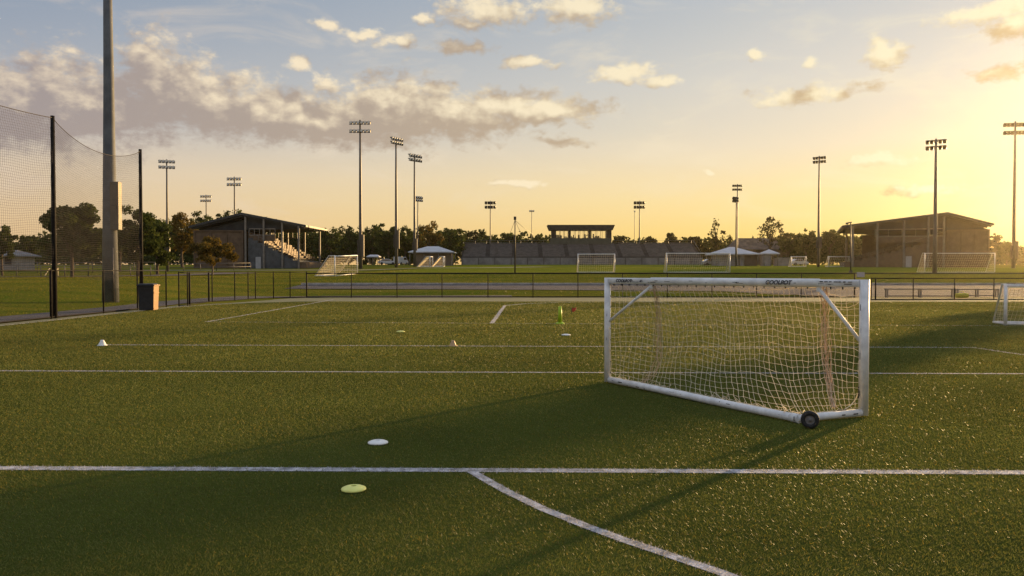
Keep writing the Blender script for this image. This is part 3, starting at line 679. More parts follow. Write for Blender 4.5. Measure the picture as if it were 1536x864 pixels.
# ------------------------------------------------------------------ floodlight masts
def mast(px, ytop, d, fw, label, rows=(0, 1), yaw=0, n=6, cab=None, rb=None, top_extra=0, ybase=None):
    b = gp(px, d)
    if ybase is not None: b = P(px, ybase, d)
    top = P(px, ytop, d); h = top.z-b.z; root = empty('floodlight_mast', b, label, 'floodlight', 'sports floodlight masts')
    sc = d/1195.; rb = rb or max(.22, h*.013)
    MB().tube([b-V((0, 0, .3)), b+V((0, 0, h*.3)), b+V((0, 0, h*.7)), b+V((0, 0, h))], [rb, rb*.82, rb*.62, rb*.42], 12).build('pole', M['steel_pole'], root)
    w = fw*sc/max(.55, abs(math.cos(yaw))); ax = V((math.cos(yaw), math.sin(yaw), 0)); fr = V((ax.y, -ax.x, 0)); gap = w*.38*max(.6, abs(math.cos(yaw)))
    for r_ in rows:
        z = h-.25*gap-r_*gap; q = b+V((0, 0, z))
        arm = MB().bar(q-ax*w/2, q+ax*w/2, .13*w/4, .16*w/4).build('cross_arm', M['dark_steel'], root)
        for i in range(n):
            u = (i+.5)/n-.5; s = 1.6*w/n if n > 1 else w; p = q+ax*w*u*1.0-V((0, 0, .10*s))
            aim = (fr+V((0, 0, -.30))).normalized(); sd = ax; upv = sd.cross(aim).normalized()
            m3 = Matrix((sd, upv, aim)).transposed(); p = p+fr*.16*s
            L_ = MB().lathe(p, [(.0, -.30*s), (.11*s, -.30*s), (.15*s, -.16*s), (.27*s, .05*s), (.29*s, .14*s), (.27*s, .14*s)], 10, axis=m3)
            fl = L_.build('floodlight', M['lamp_shell'], root)
            MB().lathe(p, [(.27*s, .12*s), (.15*s, .155*s), (0, .165*s)], 10, axis=m3).build('lens', M['lamp_glass'], fl)
            MB().bar(q+ax*w*u, p, .06*s, .06*s).build('bracket', M['dark_steel'], fl)
            MB().bar(p+upv*.27*s-aim*.05*s, p+upv*.30*s+aim*.42*s, .50*s, .09*s).bar(p+sd*.27*s+upv*.1*s, p+sd*.25*s+upv*.14*s+aim*.32*s, .07*s, .34*s).build('visor', M['lamp_shell'], fl)
    if cab:
        z0, z1 = P(px, cab[1], d).z, P(px, cab[0], d).z; s = rb*2.2
        MB().box((b.x+rb*1.25, b.y-.1, (z0+z1)/2), (s*.55, s*.7, z1-z0)).build('control_cabinet', M['cabinet'], root)
        MB().box((b.x-rb*1.1, b.y-.1, (z0+z1)/2-.3), (s*.4, s*.6, (z1-z0)*.7)).build('ballast_box', M['dark_steel'], root)
    return root
PI = math.pi
mast(251.5, 239, 120, 22, 'floodlight mast left of the left stand, in front of the trees', yaw=.35, cab=(357, 377), n=5)
mast(310, 292, 210, 17, 'short distant floodlight mast rising behind the trees left of the left stand roof', n=5)
mast(352.5, 265, 190, 22, 'floodlight mast rising from behind the roof of the left stand', n=5)
mast(541, 180, 138, 32, 'tallest floodlight mast with two full rows of white lamps right of the left stand', cab=(352, 385), n=6)
mast(594.5, 206, 150, 14, 'floodlight mast with lamps turned side-on, middle of the three tall masts left of centre', yaw=1.0, cab=(345, 373), n=5)
mast(622, 231, 160, 16, 'floodlight mast in front of the wide white pavilion, shorter than the two to its left', yaw=.9, cab=(358, 376), n=5)
mast(627, 294, 215, 11, 'small distant floodlight mast just right of and behind a taller mast at the pavilion', yaw=.8, n=4)
mast(735.5, 301, 225, 17, 'floodlight mast standing behind the left half of the grey bleachers', yaw=PI, n=4)
mast(797.5, 315, 260, 8, 'thin pale distant mast just left of the press box', n=3, rows=(0,), rb=.16)
mast(959, 301, 225, 17, 'floodlight mast standing behind the grey bleachers right of the press box', yaw=PI, n=4)
mast(951.5, 316, 280, 3.5, 'very thin distant mast with hardly any lamps right beside a floodlight mast', n=1, rows=(0,), rb=.14)
mast(1105.5, 276, 190, 15, 'pale floodlight mast above the white peaked pavilion, upper of two lined up', yaw=PI, n=5)
mast(1104, 295, 160, 11, 'darker floodlight mast above the white peaked pavilion, lower of two lined up', yaw=PI+.8, n=4)
mast(1227.5, 234, 150, 15, 'floodlight mast at the far edge of the upper field left of the right stand', yaw=PI-.7, cab=(355, 372), n=5)
mast(1402, 208, 88, 24, 'floodlight mast on the bank in front of the ridge of the right stand', yaw=PI-.55, n=5, rb=.26)
mast(1520, 182, 130, 31, 'tall floodlight mast right of the right stand near the picture edge', yaw=PI-.15, cab=(362, 388), n=6)
b = gp(772.5, 87); t = P(772.5, 326, 87); root = empty('guyed_post', b, 'dark guyed post with a small box on top in front of the bleachers', 'post')
MB().tube([b, t], [.09, .055], 8).build('pole', M['dark_steel'], root); MB().box(t+V((0, 0, -.1)), (.28, .22, .36)).build('top_box', M['dark_steel'], root)
mb = MB()
for e in (P(762, 356, 95), P(800, 352, 95), P(783, 352, 82)): mb.tube([t-V((0, 0, .3)), (t+e)/2-V((0, 0, .25)), e], .02, 4)
mb.build('guy_wires', M['dark_steel'], root)
b = gp(1276, 90); t = P(1276, 334, 90); root = empty('camera_post', b, 'thin dark post with a camera head at the left end of the right stand', 'post')
MB().tube([b, t], [.075, .06], 8).build('pole', M['dark_steel'], root); MB().bar(t-V((.42, 0, .05)), t+V((.1, 0, .05)), .12, .14).box(t-V((.42, 0, .1)), (.22, .2, .2)).build('camera', M['dark_steel'], root); MB().box(b+V((0, 0, .15)), (.3, .3, .3)).build('footing', M['concrete'], root)

# ------------------------------------------------------------------ roofed stands
def stand(px_ridge, d, mirror, prof, label, lit):
    """End elevation drawn in metres: u to the front (seating side), z up; body runs away from the end wall."""
    o0 = gp(px_ridge, d); s = -1 if mirror else 1; a = R(20 if mirror else 2)
    ex = V((math.sin(a), math.cos(a), 0)); fx = V((math.cos(a), -math.sin(a), 0))*s   # front direction, length direction
    LEN = 22 if mirror else 14; root = empty('roofed_stand', o0, label, 'stand', 'roofed spectator stands')
    E = lambda u, z, l=0: o0+fx*u+ex*l+V((0, 0, z))
    zb, zr, zf = prof['z']; ub, uf = prof['u']
    th = .38
    mb = MB(); mb.prism([E(ub, zb), E(0, zr), E(uf, zf), E(uf, zf-th), E(0, zr-th-.05), E(ub, zb-th)], ex*LEN)
    roof = mb.build('roof', M['roof_dark'], root)
    zs = prof['soffit']
    MB().prism([E(.3, zr-th-.1, 1.0), E(uf-.4, zf-th-.02, 1.0), E(uf-.5, zf-th-.12, 1.0), E(.3+(uf-.3)*.55, zs, 1.0), E(.3, zs, 1.0)], ex*(LEN-2)).build('ceiling', M['soffit'], roof)
    mb = MB()                                            # fascia, gutter and rafters below the sheet
    mb.bar(E(uf+.05, zf-.2), E(uf+.05, zf-.2, LEN), .12, .3).bar(E(ub-.05, zb-.2), E(ub-.05, zb-.2, LEN), .12, .3)
    mb.build('gutter', M['col_steel'], roof)
    mb = MB()
    for l in np.arange(.4, LEN, 3.2): mb.bar(E(ub+.3, zb-th-.12, l), E(0, zr-th-.2, l), .16, .3).bar(E(0, zr-th-.2, l), E(uf-.3, zf-th-.12, l), .16, .3)
    mb.build('rafters', M['soffit'], roof)
    # the enclosed back block
    u0, u1, hw = prof['block']
    MB().prism([E(u0, -.3, .6), E(u1, -.3, .6), E(u1, hw, .6), E(u0, hw, .6)], ex*(LEN-1.2)).build('wall', M['brick'], root)
    MB().prism([E(u0+.2, hw+.02, 1.4), E(u1-.1, hw+.02, 1.4), E(u1-.1, zr-1.2, 1.4), E(u0+.2, zb-.9, 1.4)], ex*(LEN-3)).build('gable_shade', M['soffit'], root)  # dark block stands in for shade inside the open gable
    mb = MB()
    for u in np.linspace(u0+.15, u1-.15, 4): mb.bar(E(u, -.2, .5), E(u, hw+.05, .5), .22, .16)
    mb.bar(E(u0, hw+.05, .5), E(u1, hw+.05, .5), .16, .22); mb.build('wall_piers', M['brick'], root)
    # stepped seating
    v0, z0, v1, z1, n = prof['tiers']; st = (v1-v0)/n; rz_ = (z0-z1)/n
    pts = [E(v0, -.2, .5)]
    for i in range(n): pts += [E(v0+st*i, z0-rz_*i, .5), E(v0+st*(i+1), z0-rz_*i, .5)]
    pts += [E(v1, -.2, .5)]
    MB().prism(pts, ex*(LEN-1)).build('tier_structure', M['brick' if mirror else 'wall_grey'], root)
    for i in range(n):
        mb = MB(); u = v0+st*(i+.35); z = z0-rz_*i
        k = 0; l = .55
        while l < LEN-1:
            w = 1.5
            if (k+i) % 7 != 6:
                mb.bar(E(u, z+.42, l), E(u, z+.42, l+w*.93), .42, .07)
                mb.bar(E(u-.24, z+.72, l), E(u-.30, z+.72, l+w*.93), .06, .34)
                for q in (l+.1, l+w*.8): mb.bar(E(u, z+.01, q), E(u, z+.40, q), .06, .06)
            l += w; k += 1
        mb.bar(E(u-.1, z+.36, .55), E(u-.1, z+.36, LEN-1), .08, .1); mb.build('bench_row', M['seat_tan'], root)
    mb = MB()                                            # rail along the top and the end of the seating
    mb.tube([E(v0+.1, z0+1.3, .45), E(v0+.1, z0+1.3, LEN-.6)], .04, 6); mb.tube([E(v0+.1, z0+1.2, .42), E(v1, z1+1.0, .42)], .03, 6)
    for i in range(0, n, 2): mb.tube([E(v0+st*i+.1, z0-rz_*i, .42), E(v0+st*i+.1, z0-rz_*i+1.2, .42)], .03, 6)
    mb.build('handrail', M['col_steel'], root)
    # columns
    for u, zt in prof['cols']:
        for l in (.3, LEN-.4):
            MB().bar(E(u, -.2, l), E(u, zt, l), .30, .30).build('column', M['col_steel'], root)
    # front wall and door
    MB().prism([E(v1+.05, -.2, .4), E(v1+1.6, -.2, .4), E(v1+1.6, 1.15, .4), E(v1+.05, 1.15, .4)], ex*(LEN-1)).build('front_wall', M['brick'], root)
    MB().box(E(prof['door'], 1.0, .46), (.95, .08, 2.1), math.atan2(fx.y, fx.x)).build('door', M['door'], root)
    # press gallery at the back of the seating, with glazed openings
    if prof.get('gallery'):
        g0, g1, gz0, gz1 = prof['gallery']; mb = MB()
        for z in (gz0, gz1): mb.bar(E(g0, z, .55), E(g1, z, .55), .12, .16)
        for u in np.linspace(g0, g1, 6): mb.bar(E(u, gz0, .55), E(u, gz1, .55), .10, .14)
        mb.build('gallery_frame', M['col_steel'], root); mb = MB()
        for u in np.linspace(g0, g1, 6): mb.bar(E(u, gz0, LEN-.6), E(u, gz1, LEN-.6), .10, .14)
        for z in (gz0, gz1): mb.bar(E(g0, z, LEN-.6), E(g1, z, LEN-.6), .12, .16)
        mb.build('gallery_frame', M['col_steel'], root)
        MB().bar(E(g0, gz0-.55, .6), E(g1, gz0-.55, .6), .14, 1.0).build('gallery_parapet', M['brick'], root)
    if prof.get('far'):                                  # wall closing the far end, with openings
        fu, wz0, wz1, wins = prof['far']; cuts = [fu[0]]+[q for w in wins for q in (w-.55, w+.55)]+[fu[1]]; mb = MB()
        for q0, q1 in zip(cuts[::2], cuts[1::2]): mb.prism([E(q0, wz0, LEN-1), E(q1, wz0, LEN-1), E(q1, wz1, LEN-1), E(q0, wz1, LEN-1)], ex*.3)
        mb.prism([E(fu[0], -.3, LEN-1), E(fu[1], -.3, LEN-1), E(fu[1], wz0, LEN-1), E(fu[0], wz0, LEN-1)], ex*.3)
        mb.prism([E(fu[0], wz1, LEN-1), E(fu[1], wz1, LEN-1), E(fu[1], zs+.1, LEN-1), E(fu[0], zs+.1, LEN-1)], ex*.3)
        mb.build('far_wall', M['brick'], root)
    return root
k = 140/1195.
stand(362.5, 140, False, dict(soffit=6.9, z=(7.5, 9.85, 7.65), u=(-80*k, 97*k), block=(-75*k, 0.2, 6.6), tiers=(1.0, 5.4, 84*k, 1.0, 10),
      cols=((.62, 9.1), (33*k, 8.75), (61*k, 8.2), (86*k, 7.8)), door=24*k, gallery=(1.2, 5.8, 5.9, 7.0)), 'roofed stand on the left with sunlit wooden benches and a tan block wall', True)
stand(1421, 140, True, dict(soffit=6.7, far=((.3, 12.4), 5.2, 6.3, (4.2, 9.6)), z=(7.65, 9.75, 7.75), u=(-60*k, 146*k), block=(-56*k, 0.1, 6.5), tiers=(.6, 5.0, 128*k, 1.0, 12),
      cols=((.55, 9.0), (26*k, 9.0), (59*k, 8.5), (96*k, 8.0), (131*k, 7.6)), door=52*k, gallery=(.6, 11.6, 5.6, 6.9)), 'roofed stand on the right dark against the low sun haze', False)

# ------------------------------------------------------------------ stadium bleachers and press box
d = 200; zf = P(770, 397.5, d).z; x0, x1 = P(692, 390, d).x, P(1054, 390, d).x
root = empty('bleachers', V(((x0+x1)/2, d, zf)), 'long grey open bleachers across the far side below the press box', 'bleachers')
MB().box(((x0+x1)/2, d+.15, zf+.85), (x1-x0, .3, 1.9)).build('front_wall', M['concrete_l'], root)
mb = MB()
for x in np.arange(x0+.2, x1, 4.1): mb.box((x, d-.06, zf+.85), (.16, .12, 1.9))
mb.build('wall_posts', M['concrete'], root)
nr_ = 12; hh = P(770, 366, d+10).z-(zf+1.9)
for i in range(nr_):
    z = zf+1.9+hh*i/nr_; y = d+.5+.82*i; mb = MB()
    mb.box(((x0+x1)/2, y+.41, z-.5+.0), (x1-x0-.02*i, .815, 1.3+.04*i))
    mb.build('tier', M['concrete'], root)
    mb = MB(); xa = x0+.4
    while xa < x1-.5:
        w = 5.6; mb.box((xa+w/2, y+.3, z+.53), (w, .26, .06)); mb.box((xa+w/2, y+.2, z+.35), (w, .03, .16)); xa += w+1.1
    mb.build('seat_row', M['alu'], root)
mb = MB(); zt = zf+1.9+hh
for x in np.arange(x0, x1+.1, 3.0): mb.tube([(x, d+10.4, zt-.3), (x, d+10.4, zt+.9)], .035, 5)
for z in (.35, .9): mb.tube([(x0, d+10.4, zt+z), (x1, d+10.4, zt+z)], .03, 5)
for x in (x0+.05, x1-.05): mb.tube([(x, d+.6, zf+2.7), (x, d+10.2, zt+.9)], .035, 5)
mb.build('guard_rail', M['alu'], root)
d2 = 209.; X0, X1 = P(825.5, 360, d2).x, P(917.5, 360, d2).x; zA, zB, zC, zD = [P(870, y, d2).z for y in (366, 357.3, 346.5, 345.2)]; zT = P(870, 337.5, d2).z
root = empty('press_box', V(((X0+X1)/2, d2+2, zA-1.5)), 'dark flat-roofed press box on posts with sky showing through its windows', 'press box')
DP = 4.2
MB().prism([(X0-.75, d2-.9, zT), (X1+.75, d2-.9, zT), (X1+.2, d2-.9, zD), (X0-.2, d2-.9, zD)], (0, DP+1.8, 0)).build('roof', M['press'], root)
MB().box(((X0+X1)/2, d2+DP/2, zA-.08), (X1-X0, DP, .2)).build('floor', M['press'], root)
MB().box(((X0+X1)/2, d2+.06, (zA+zB)/2), (X1-X0, .14, zB-zA)).build('front_panel', M['press_panel'], root)
MB().box(((X0+X1)/2, d2+DP-.06, (zA+zB)/2-.03), (X1-X0, .14, zB-zA-.06)).build('back_panel', M['press'], root)
for x in (X0+.9, X1-.55): MB().box((x, d2+DP/2, (zB+zD)/2), (1.75 if x < 9 and x < (X0+X1)/2 else 1.05, DP-.1, zD-zB)).build('end_wall', M['press'], root)
glass = bpy.data.materials.new('window_glass'); glass.use_nodes = True
N = glass.node_tree.nodes; L = glass.node_tree.links; N.remove(N['Principled BSDF'])
tr = N.new('ShaderNodeBsdfTransparent'); tr.inputs[0].default_value = (1, 1, 1, 1); gl = N.new('ShaderNodeBsdfGlossy'); gl.inputs['Roughness'].default_value = .03
nz = N.new('ShaderNodeTexNoise'); nz.inputs['Scale'].default_value = 2; mr = N.new('ShaderNodeMapRange'); mr.inputs['To Min'].default_value = .03; mr.inputs['To Max'].default_value = .05
L.new(nz.outputs['Fac'], mr.inputs['Value']); mx = N.new('ShaderNodeMixShader'); L.new(mr.outputs[0], mx.inputs[0]); L.new(tr.outputs[0], mx.inputs[1]); L.new(gl.outputs[0], mx.inputs[2]); L.new(mx.outputs[0], N['Material Output'].inputs['Surface'])
for xa, xb in ((834, 853.5), (856, 884), (887.5, 911)):
    xa, xb = P(xa, 350, d2).x, P(xb, 350, d2).x
    for yy in (d2+.05, d2+DP-.05):
        mb = MB(); n = 3 if xb-xa < 4.2 else 4
        for i in range(n+1): mb.box((xa+(xb-xa)*i/n, yy, (zB+zD)/2), (.10, .1, zD-zB))
        w = mb.build('window', M['press'], root)
        MB().box(((xa+xb)/2, yy, (zB+zD)/2), (xb-xa, .02, zD-zB-.01)).build('pane', glass, w)
for x in (855, 885.5):
    q = P(x, 350, d2).x; MB().box((q, d2+DP/2, (zB+zD)/2), (.42, DP-.3, zD-zB-.01)).build('partition', M['press'], root)
mb = MB()
for px in (838, 842, 861, 869, 878, 891, 900):
    x = P(px, 350, d2).x; h_ = rnd.uniform(.5, 1.25); y = d2+rnd.uniform(1, 3)
    mb.box((x, y, zB-.2+h_/2), (rnd.uniform(.3, .5), .12, h_+.4), 0, taper=rnd.uniform(.6, 1)); mb.box((x, y, zA+.4), (.1, .1, .9))
mb.build('chair_backs', M['interior'], root)
mb = MB()
for px in (829, 851, 872, 893, 914):
    x = P(px, 360, d2).x; mb.box((x, d2+.6, zA-1.1), (.3, .3, 2.0)); mb.box((x, d2+DP-.5, zA-1.1), (.3, .3, 2.2))
mb.build('support_posts', M['press'], root)
MB().box(((X0+X1)/2, d2+2.6, zA-1.2), (X1-X0-1, .2, 1.9)).build('back_screen', M['press'], root)

# ------------------------------------------------------------------ pavilions, kiosk, tent, house, hut
def hip(root, x0, x1, y0, y1, ze, zr, inset, m, name='roof', th=.18):
    ym = (y0+y1)/2
    b = [(x0, y0, ze), (x1, y0, ze), (x1, y1, ze), (x0, y1, ze)]; r = [(x0+inset, ym, zr), (x1-inset, ym, zr)]
    lo = [(x, y, ze-th) for x, y, z in b]
    return MB().add(b+r+lo, [(0, 1, 5, 4), (1, 2, 5), (2, 3, 4, 5), (3, 0, 4), (6, 7, 1, 0), (7, 8, 2, 1), (8, 9, 3, 2), (9, 6, 0, 3), (9, 8, 7, 6)]).build(name, m, root)
def pavilion(pa, pb, d, ye, yr, insetpx, dep, label, walls, name='pavilion'):
    a, b = gp(pa, d), gp(pb, d); z0 = min(a.z, b.z); ze = P(pa, ye, d).z; zr = P(pa, yr, d+dep/2).z; s = (b.x-a.x)/(pb-pa)
    root = empty(name, V(((a.x+b.x)/2, d+dep/2, z0)), label, 'pavilion')
    hip(root, a.x, b.x, d, d+dep, ze, zr, insetpx*s, M['tent'])
    n = max(2, int((b.x-a.x)/3))
    for i in range(n+1):
        x = a.x+.35+(b.x-a.x-.7)*i/n
        for y in (d+.4, d+dep-.4): MB().tube([(x, y, z0-.2), (x, y, ze-.15)], .08, 6).build('post', M['col_steel'], root)
    for u0, u1, m, nm in walls:
        xa, xb = P(u0, 390, d).x, P(u1, 390, d).x
        MB().box(((xa+xb)/2, d+dep*.5, (z0+ze)/2-.25), (xb-xa, dep*.75, ze-z0-.1)).build(nm, m, root)
    return root
pavilion(612, 681, 172, 377.5, 369.5, 26, 9, 'wide pavilion with white hipped roof left of the grey bleachers', [(622, 676, M['shade_wall'], 'wall')])  # brown block stands for the shaded inside of this open pavilion
pavilion(1072.5, 1140, 168, 380.5, 370.5, 30, 9, 'white peaked pavilion right of the grey bleachers under two lined up masts', [(1081, 1110, M['tent_wall'], 'wall'), (1112, 1119, M['tent_wall'], 'wall_panel'), (1119.5, 1138, M['shade_wall'], 'wall')])
pavilion(1144.5, 1170, 166, 380, 374, 12.5, 3.4, 'small white peaked kiosk right of the white peaked pavilion', [(1147, 1158, M['tent_wall'], 'wall')], 'kiosk')
c0, c1 = gp(1160, 168), gp(1186, 168); o = MB().box(((c0.x+c1.x)/2, 168, c0.z+.7), (c1.x-c0.x, .3, 2.0)).box(((c0.x+c1.x)/2, 168, c0.z+1.74), (c1.x-c0.x+.2, .5, .08)).build('low_wall', M['tent_wall'], origin=c0); tag(o, 'low pinkish wall running right from the small peaked kiosk', 'wall')
pavilion(549.5, 568.5, 178, 384.5, 382, 4, 3, 'small flat white canopy right of the tallest floodlight mast', [], 'canopy')
a, b = gp(1100, 232), gp(1184, 232); root = empty('park_house', V(((a.x+b.x)/2, 236, a.z)), 'brown shingle-roofed building behind the white peaked pavilion', 'building')
ze, zr = P(1140, 374, 232).z, P(1140, 357, 236).z
MB().box(((a.x+b.x)/2, 237, (a.z+ze)/2-.2), (b.x-a.x-1.2, 9, ze-a.z+.4)).build('wall', M['shade_wall'], root)
hip(root, a.x, b.x, 231.5, 242.5, ze, zr, 2.2, M['shingle'])
for px in (1118, 1134, 1164): 
    q = P(px, 382, 232.4); f_ = MB().box(q, (1.5, .16, 1.4)).build('window', M['col_steel'], root); MB().box(q-V((0, .09, 0)), (1.25, .05, 1.15)).build('pane', M['car_glass'], f_)
a, b = gp(-30, 122), gp(23, 122); root = empty('park_hut', V(((a.x+b.x)/2, 125, a.z)), 'pale low park hut at the left picture edge behind the netting', 'building')
ze = P(0, 383, 122).z
MB().box(((a.x+b.x)/2, 125, (a.z+ze)/2), (b.x-a.x-.6, 5, ze-a.z+.3)).build('wall', M['tent_wall'], root)
hip(root, a.x-.3, b.x+.3, 121.6, 128.4, ze, ze+.9, 1.8, M['concrete_l'])
q = P(12, 391, 122.45); MB().box(q, (1.0, .14, 1.1)).build('window', M['interior'], root)
# small set of bleacher benches, lit
c = gp(73.5, 96); root = empty('small_bench', c, 'little sunlit slatted bench left of the tall black netting post', 'bench')
for i in range(3): MB().box(c+V((0, .45*i, .38+.3*i)), (1.25, .26, .06)).build('plank', M['seat_tan'], root)
for x in (-.5, .5): MB().bar(c+V((x, -.1, 0)), c+V((x, 1.0, 1.0)), .07, .07).bar(c+V((x, 1.0, 0)), c+V((x, 1.0, 1.0)), .07, .07).build('frame', M['col_steel'], root)

# ------------------------------------------------------------------ team benches on the right
def bench(pa, pb, d, h, label):
    a, b = gp(pa, d), gp(pb, d); b.z = a.z = max(a.z, 0)+.03
    root = empty('team_bench', (a+b)/2, label, 'bench', 'long team benches behind the low fence')
    MB().bar(a+V((0, 0, h-.04)), b+V((0, 0, h-.04)), .34, .07).build('seat', M['alu'], root)
    MB().bar(a+V((.1, .05, .12)), b+V((-.1, .05, .12)), .05, .06).build('stretcher', M['alu'], root)
    n = 3
    for i in range(n):
        q = a.lerp(b, .02+.96*i/(n-1)); MB().bar(q+V((0, -.14, 0)), q+V((0, -.14, h-.08)), .07, .07).bar(q+V((0, .14, 0)), q+V((0, .14, h-.08)), .07, .07).build('leg', M['col_steel'], root)
bench(1328, 1432, 53.4, .62, 'long team bench behind the low fence, nearer the big goal')
bench(1434, 1497, 54.4, .58, 'shorter team bench behind the low fence, farther right with a yellow bag under it')
c = gp(1443, 52.6); c.z = .03
mb = MB(); mb.tube([c+V((x, 0, .17)) for x in (-.42, -.40, -.2, 0, .2, .40, .42)], [.06, .15, .17, .165, .17, .15, .06], 14); mb.tube([c+V((-.16, 0, .32)), c+V((-.10, 0, .42)), c+V((.10, 0, .42)), c+V((.16, 0, .32))], .018, 6)
o = mb.build('kit_bag', M['yellow_bag'], origin=c); tag(o, 'yellow kit bag on the path by the shorter team bench', 'bag')

# ------------------------------------------------------------------ cars
def car(px, d, m, label, rz=0, L_=4.4, van=False):
    c = gp(px, d); root = empty('parked_car', (0, 0, 0), label, 'car', 'cars parked on the far side')
    h1, h2 = (.95, 1.45) if not van else (1.2, 2.0); W = 1.75
    pr = [(-L_/2, .3), (L_/2, .3), (L_/2, .75), (L_/2-.15, h1-.12), (L_*.25, h1), (L_*.10, h2-.03), (-L_*.27, h2), (-L_*.42, h1+.05), (-L_/2, h1-.02)]
    if van: pr = [(-L_/2, .3), (L_/2, .3), (L_/2, .9), (L_*.36, h1), (L_*.24, h2), (-L_/2+.05, h2), (-L_/2, 1.0)]
    MB().prism([(x, -W/2, z) for x, z in pr], (0, W, 0)).build('body', m, root, bevel=.05)
    wp = [(L_*.215, h1+.03), (L_*.09, h2-.12), (-L_*.25, h2-.1), (-L_*.36, h1+.06)] if not van else [(L_*.31, h1+.05), (L_*.23, h2-.15), (-L_*.02, h2-.15), (-L_*.02, h1+.05)]
    for y in (-W/2-.012, W/2-.008): MB().prism([(x, y, z) for x, z in wp], (0, .02, 0)).build('window', M['car_glass'], root)
    for x in (-L_*.31, L_*.31):
        for y in (-W/2-.01, W/2+.01):
            m3 = Matrix(((1, 0, 0), (0, 0, 1), (0, -1, 0))).transposed()
            MB().lathe((x, y, .33), [(0, -.1), (.2, -.1), (.31, -.1), (.33, 0), (.31, .1), (.2, .1), (0, .1)], 14, axis=m3).build('wheel', M['tyre'], root)
    root.location = c; root.rotation_euler.z = rz
    return root
car(581, 196, M['car_white'], 'white car parked in the trees between the two tall masts left of centre', .15)
car(601.5, 205, M['car_white'], 'white van parked at the foot of a tall mast left of the wide pavilion', 1.2, 4.8, True)
car(1068, 176, M['car_silver'], 'silver car parked at the left corner of the white peaked pavilion', .1)
car(1197, 180, M['car_white'], 'white car half hidden in haze right of the small peaked kiosk', PI*.1)
car(1296, 185, M['car_white'], 'white car beyond the low front end of the right stand', .2)

# ------------------------------------------------------------------ trees
def crown_np(center, rx, rz, n, size, kind, seed):
    r = np.random.default_rng(seed); c = np.array(center)
    if kind == 'pine':
        K = max(7, int(9+rz)); u = r.random(K)
        cz = c[2]+(u*2-1)*rz*.92; prof = np.where(u < .5, .7+.6*u, 1.35-.85*u)
        a = r.uniform(0, 6.28, K); q = rx*prof*np.sqrt(r.random(K))*.85
        cc = np.stack([c[0]+np.cos(a)*q, c[1]+np.sin(a)*q, cz], 1); cr = rx*r.uniform(.20, .40, K); fl = .55
    else:
        K = 46; a = r.normal(size=(K, 3)); a /= np.linalg.norm(a, axis=1)[:, None]
        q = r.random((K, 1))**.42*.90; sh = np.array([rx, rx, rz])
        cc = c+a*q*sh; low = (cc[:, 2]-c[2])/rz
        cc[:, :2] = c[:2]+(cc[:, :2]-c[:2])*(1.0-.28*np.clip(low, 0, 1))[:, None]; cr = (rx+rz)/2*r.uniform(.11, .27, K); fl = .75
    cc[:, 2] += r.normal(size=len(cc))*rz*.07; wgt = cr**2; k = r.choice(K, n, p=wgt/wgt.sum())
    dvec = r.normal(size=(n, 3)); dvec /= np.linalg.norm(dvec, axis=1)[:, None]; rad = cr[k]*r.random(n)**.5*1.2
    p = cc[k]+dvec*rad[:, None]*np.array([1, 1, fl])
    nrm = dvec+r.normal(size=(n, 3))*.8; nrm /= np.linalg.norm(nrm, axis=1)[:, None]
    t = np.cross(nrm, r.normal(size=(n, 3))); t /= np.linalg.norm(t, axis=1)[:, None]; b = np.cross(nrm, t)
    s = size*r.uniform(.55, 1.35, n)[:, None]; w = s*r.uniform(.4, .8, (n, 1))
    v = np.stack([p-t*s, p-b*w, p+t*s, p+b*w], 1).reshape(-1, 3)
    tint = np.clip(r.random(n)*.55+.45*r.random(K)[k], 0, 1)
    return v, np.arange(n*4).reshape(n, 4), np.repeat(tint, 4), cc
def tree(px, ytop, d, wpx, kind, label, n=1800, leaf='leaf', trunk=.28, bark='bark', size=None, ybase=None, off=0):
    b = gp(px, d)
    if ybase: b = P(px, ybase, d)
    top = P(px, ytop, d).z; h = top-b.z; w = wpx*d/1195.; seed = int(px*13+ytop)
    root = empty('tree' if kind != 'pine' else 'pine_tree', b, label, 'tree', 'trees behind the pitch')
    z0 = h*trunk; rz = (h-z0)/2; size = size or max(.16, d/1195*1.9)
    v, f, t, cc = crown_np((b.x, b.y, b.z+z0+rz), w/2, rz, n, size, kind, seed)
    mesh_np('crown', v, f, M['needle' if kind == 'pine' else leaf], root, attr=t)
    r0 = max(.09, h*.022); lean = V((rnd.uniform(-.03, .03)*h, 0, 0)); tb = MB(); hi = .93 if kind == 'pine' else .7
    sp_ = [b-V((0, 0, .3)), b+V((0, 0, h*.02)), b+lean*.5+V((0, 0, h*.4)), b+lean+V((0, 0, h*hi))]
    tb.tube(sp_, [r0*1.35, r0, r0*.75, r0*.25], 8)
    for q in list(cc)[:12]:
        u = rnd.uniform(.35, .8); zz = b.z+h*u*hi
        st = V((b.x+lean.x*u, b.y, min(zz, q[2]-.05*h))); e = V(q); tb.tube([st, st.lerp(e, .5)+V((0, 0, .03*h)), e], [r0*.38, r0*.25, r0*.1], 5)
    tb.build('trunk', M[bark], root)
    return root
tree(3, 333, 96, 44, 'broad', 'dark rounded tree cut by the left picture edge', 3000)
tree(44, 350, 140, 36, 'broad', 'small dark tree far behind the netting, right of the edge tree', 1800)
tree(108, 304, 80, 108, 'broad', 'largest leafy tree, left of the thick concrete pole', 13000, trunk=.2, size=.17)
tree(207, 299, 92, 62, 'broad', 'tall dark tree right of the thick concrete pole', 7000, trunk=.18)
tree(236, 314, 104, 56, 'broad', 'dark tree behind the leftmost far floodlight mast', 5500, trunk=.15)
tree(180, 335, 120, 50, 'broad', 'shaded tree half hidden by the thick concrete pole', 2500)
tree(273, 318, 155, 50, 'broad', 'yellowing tree above the back wall of the left stand', 3000, 'leaf_gold', .2)
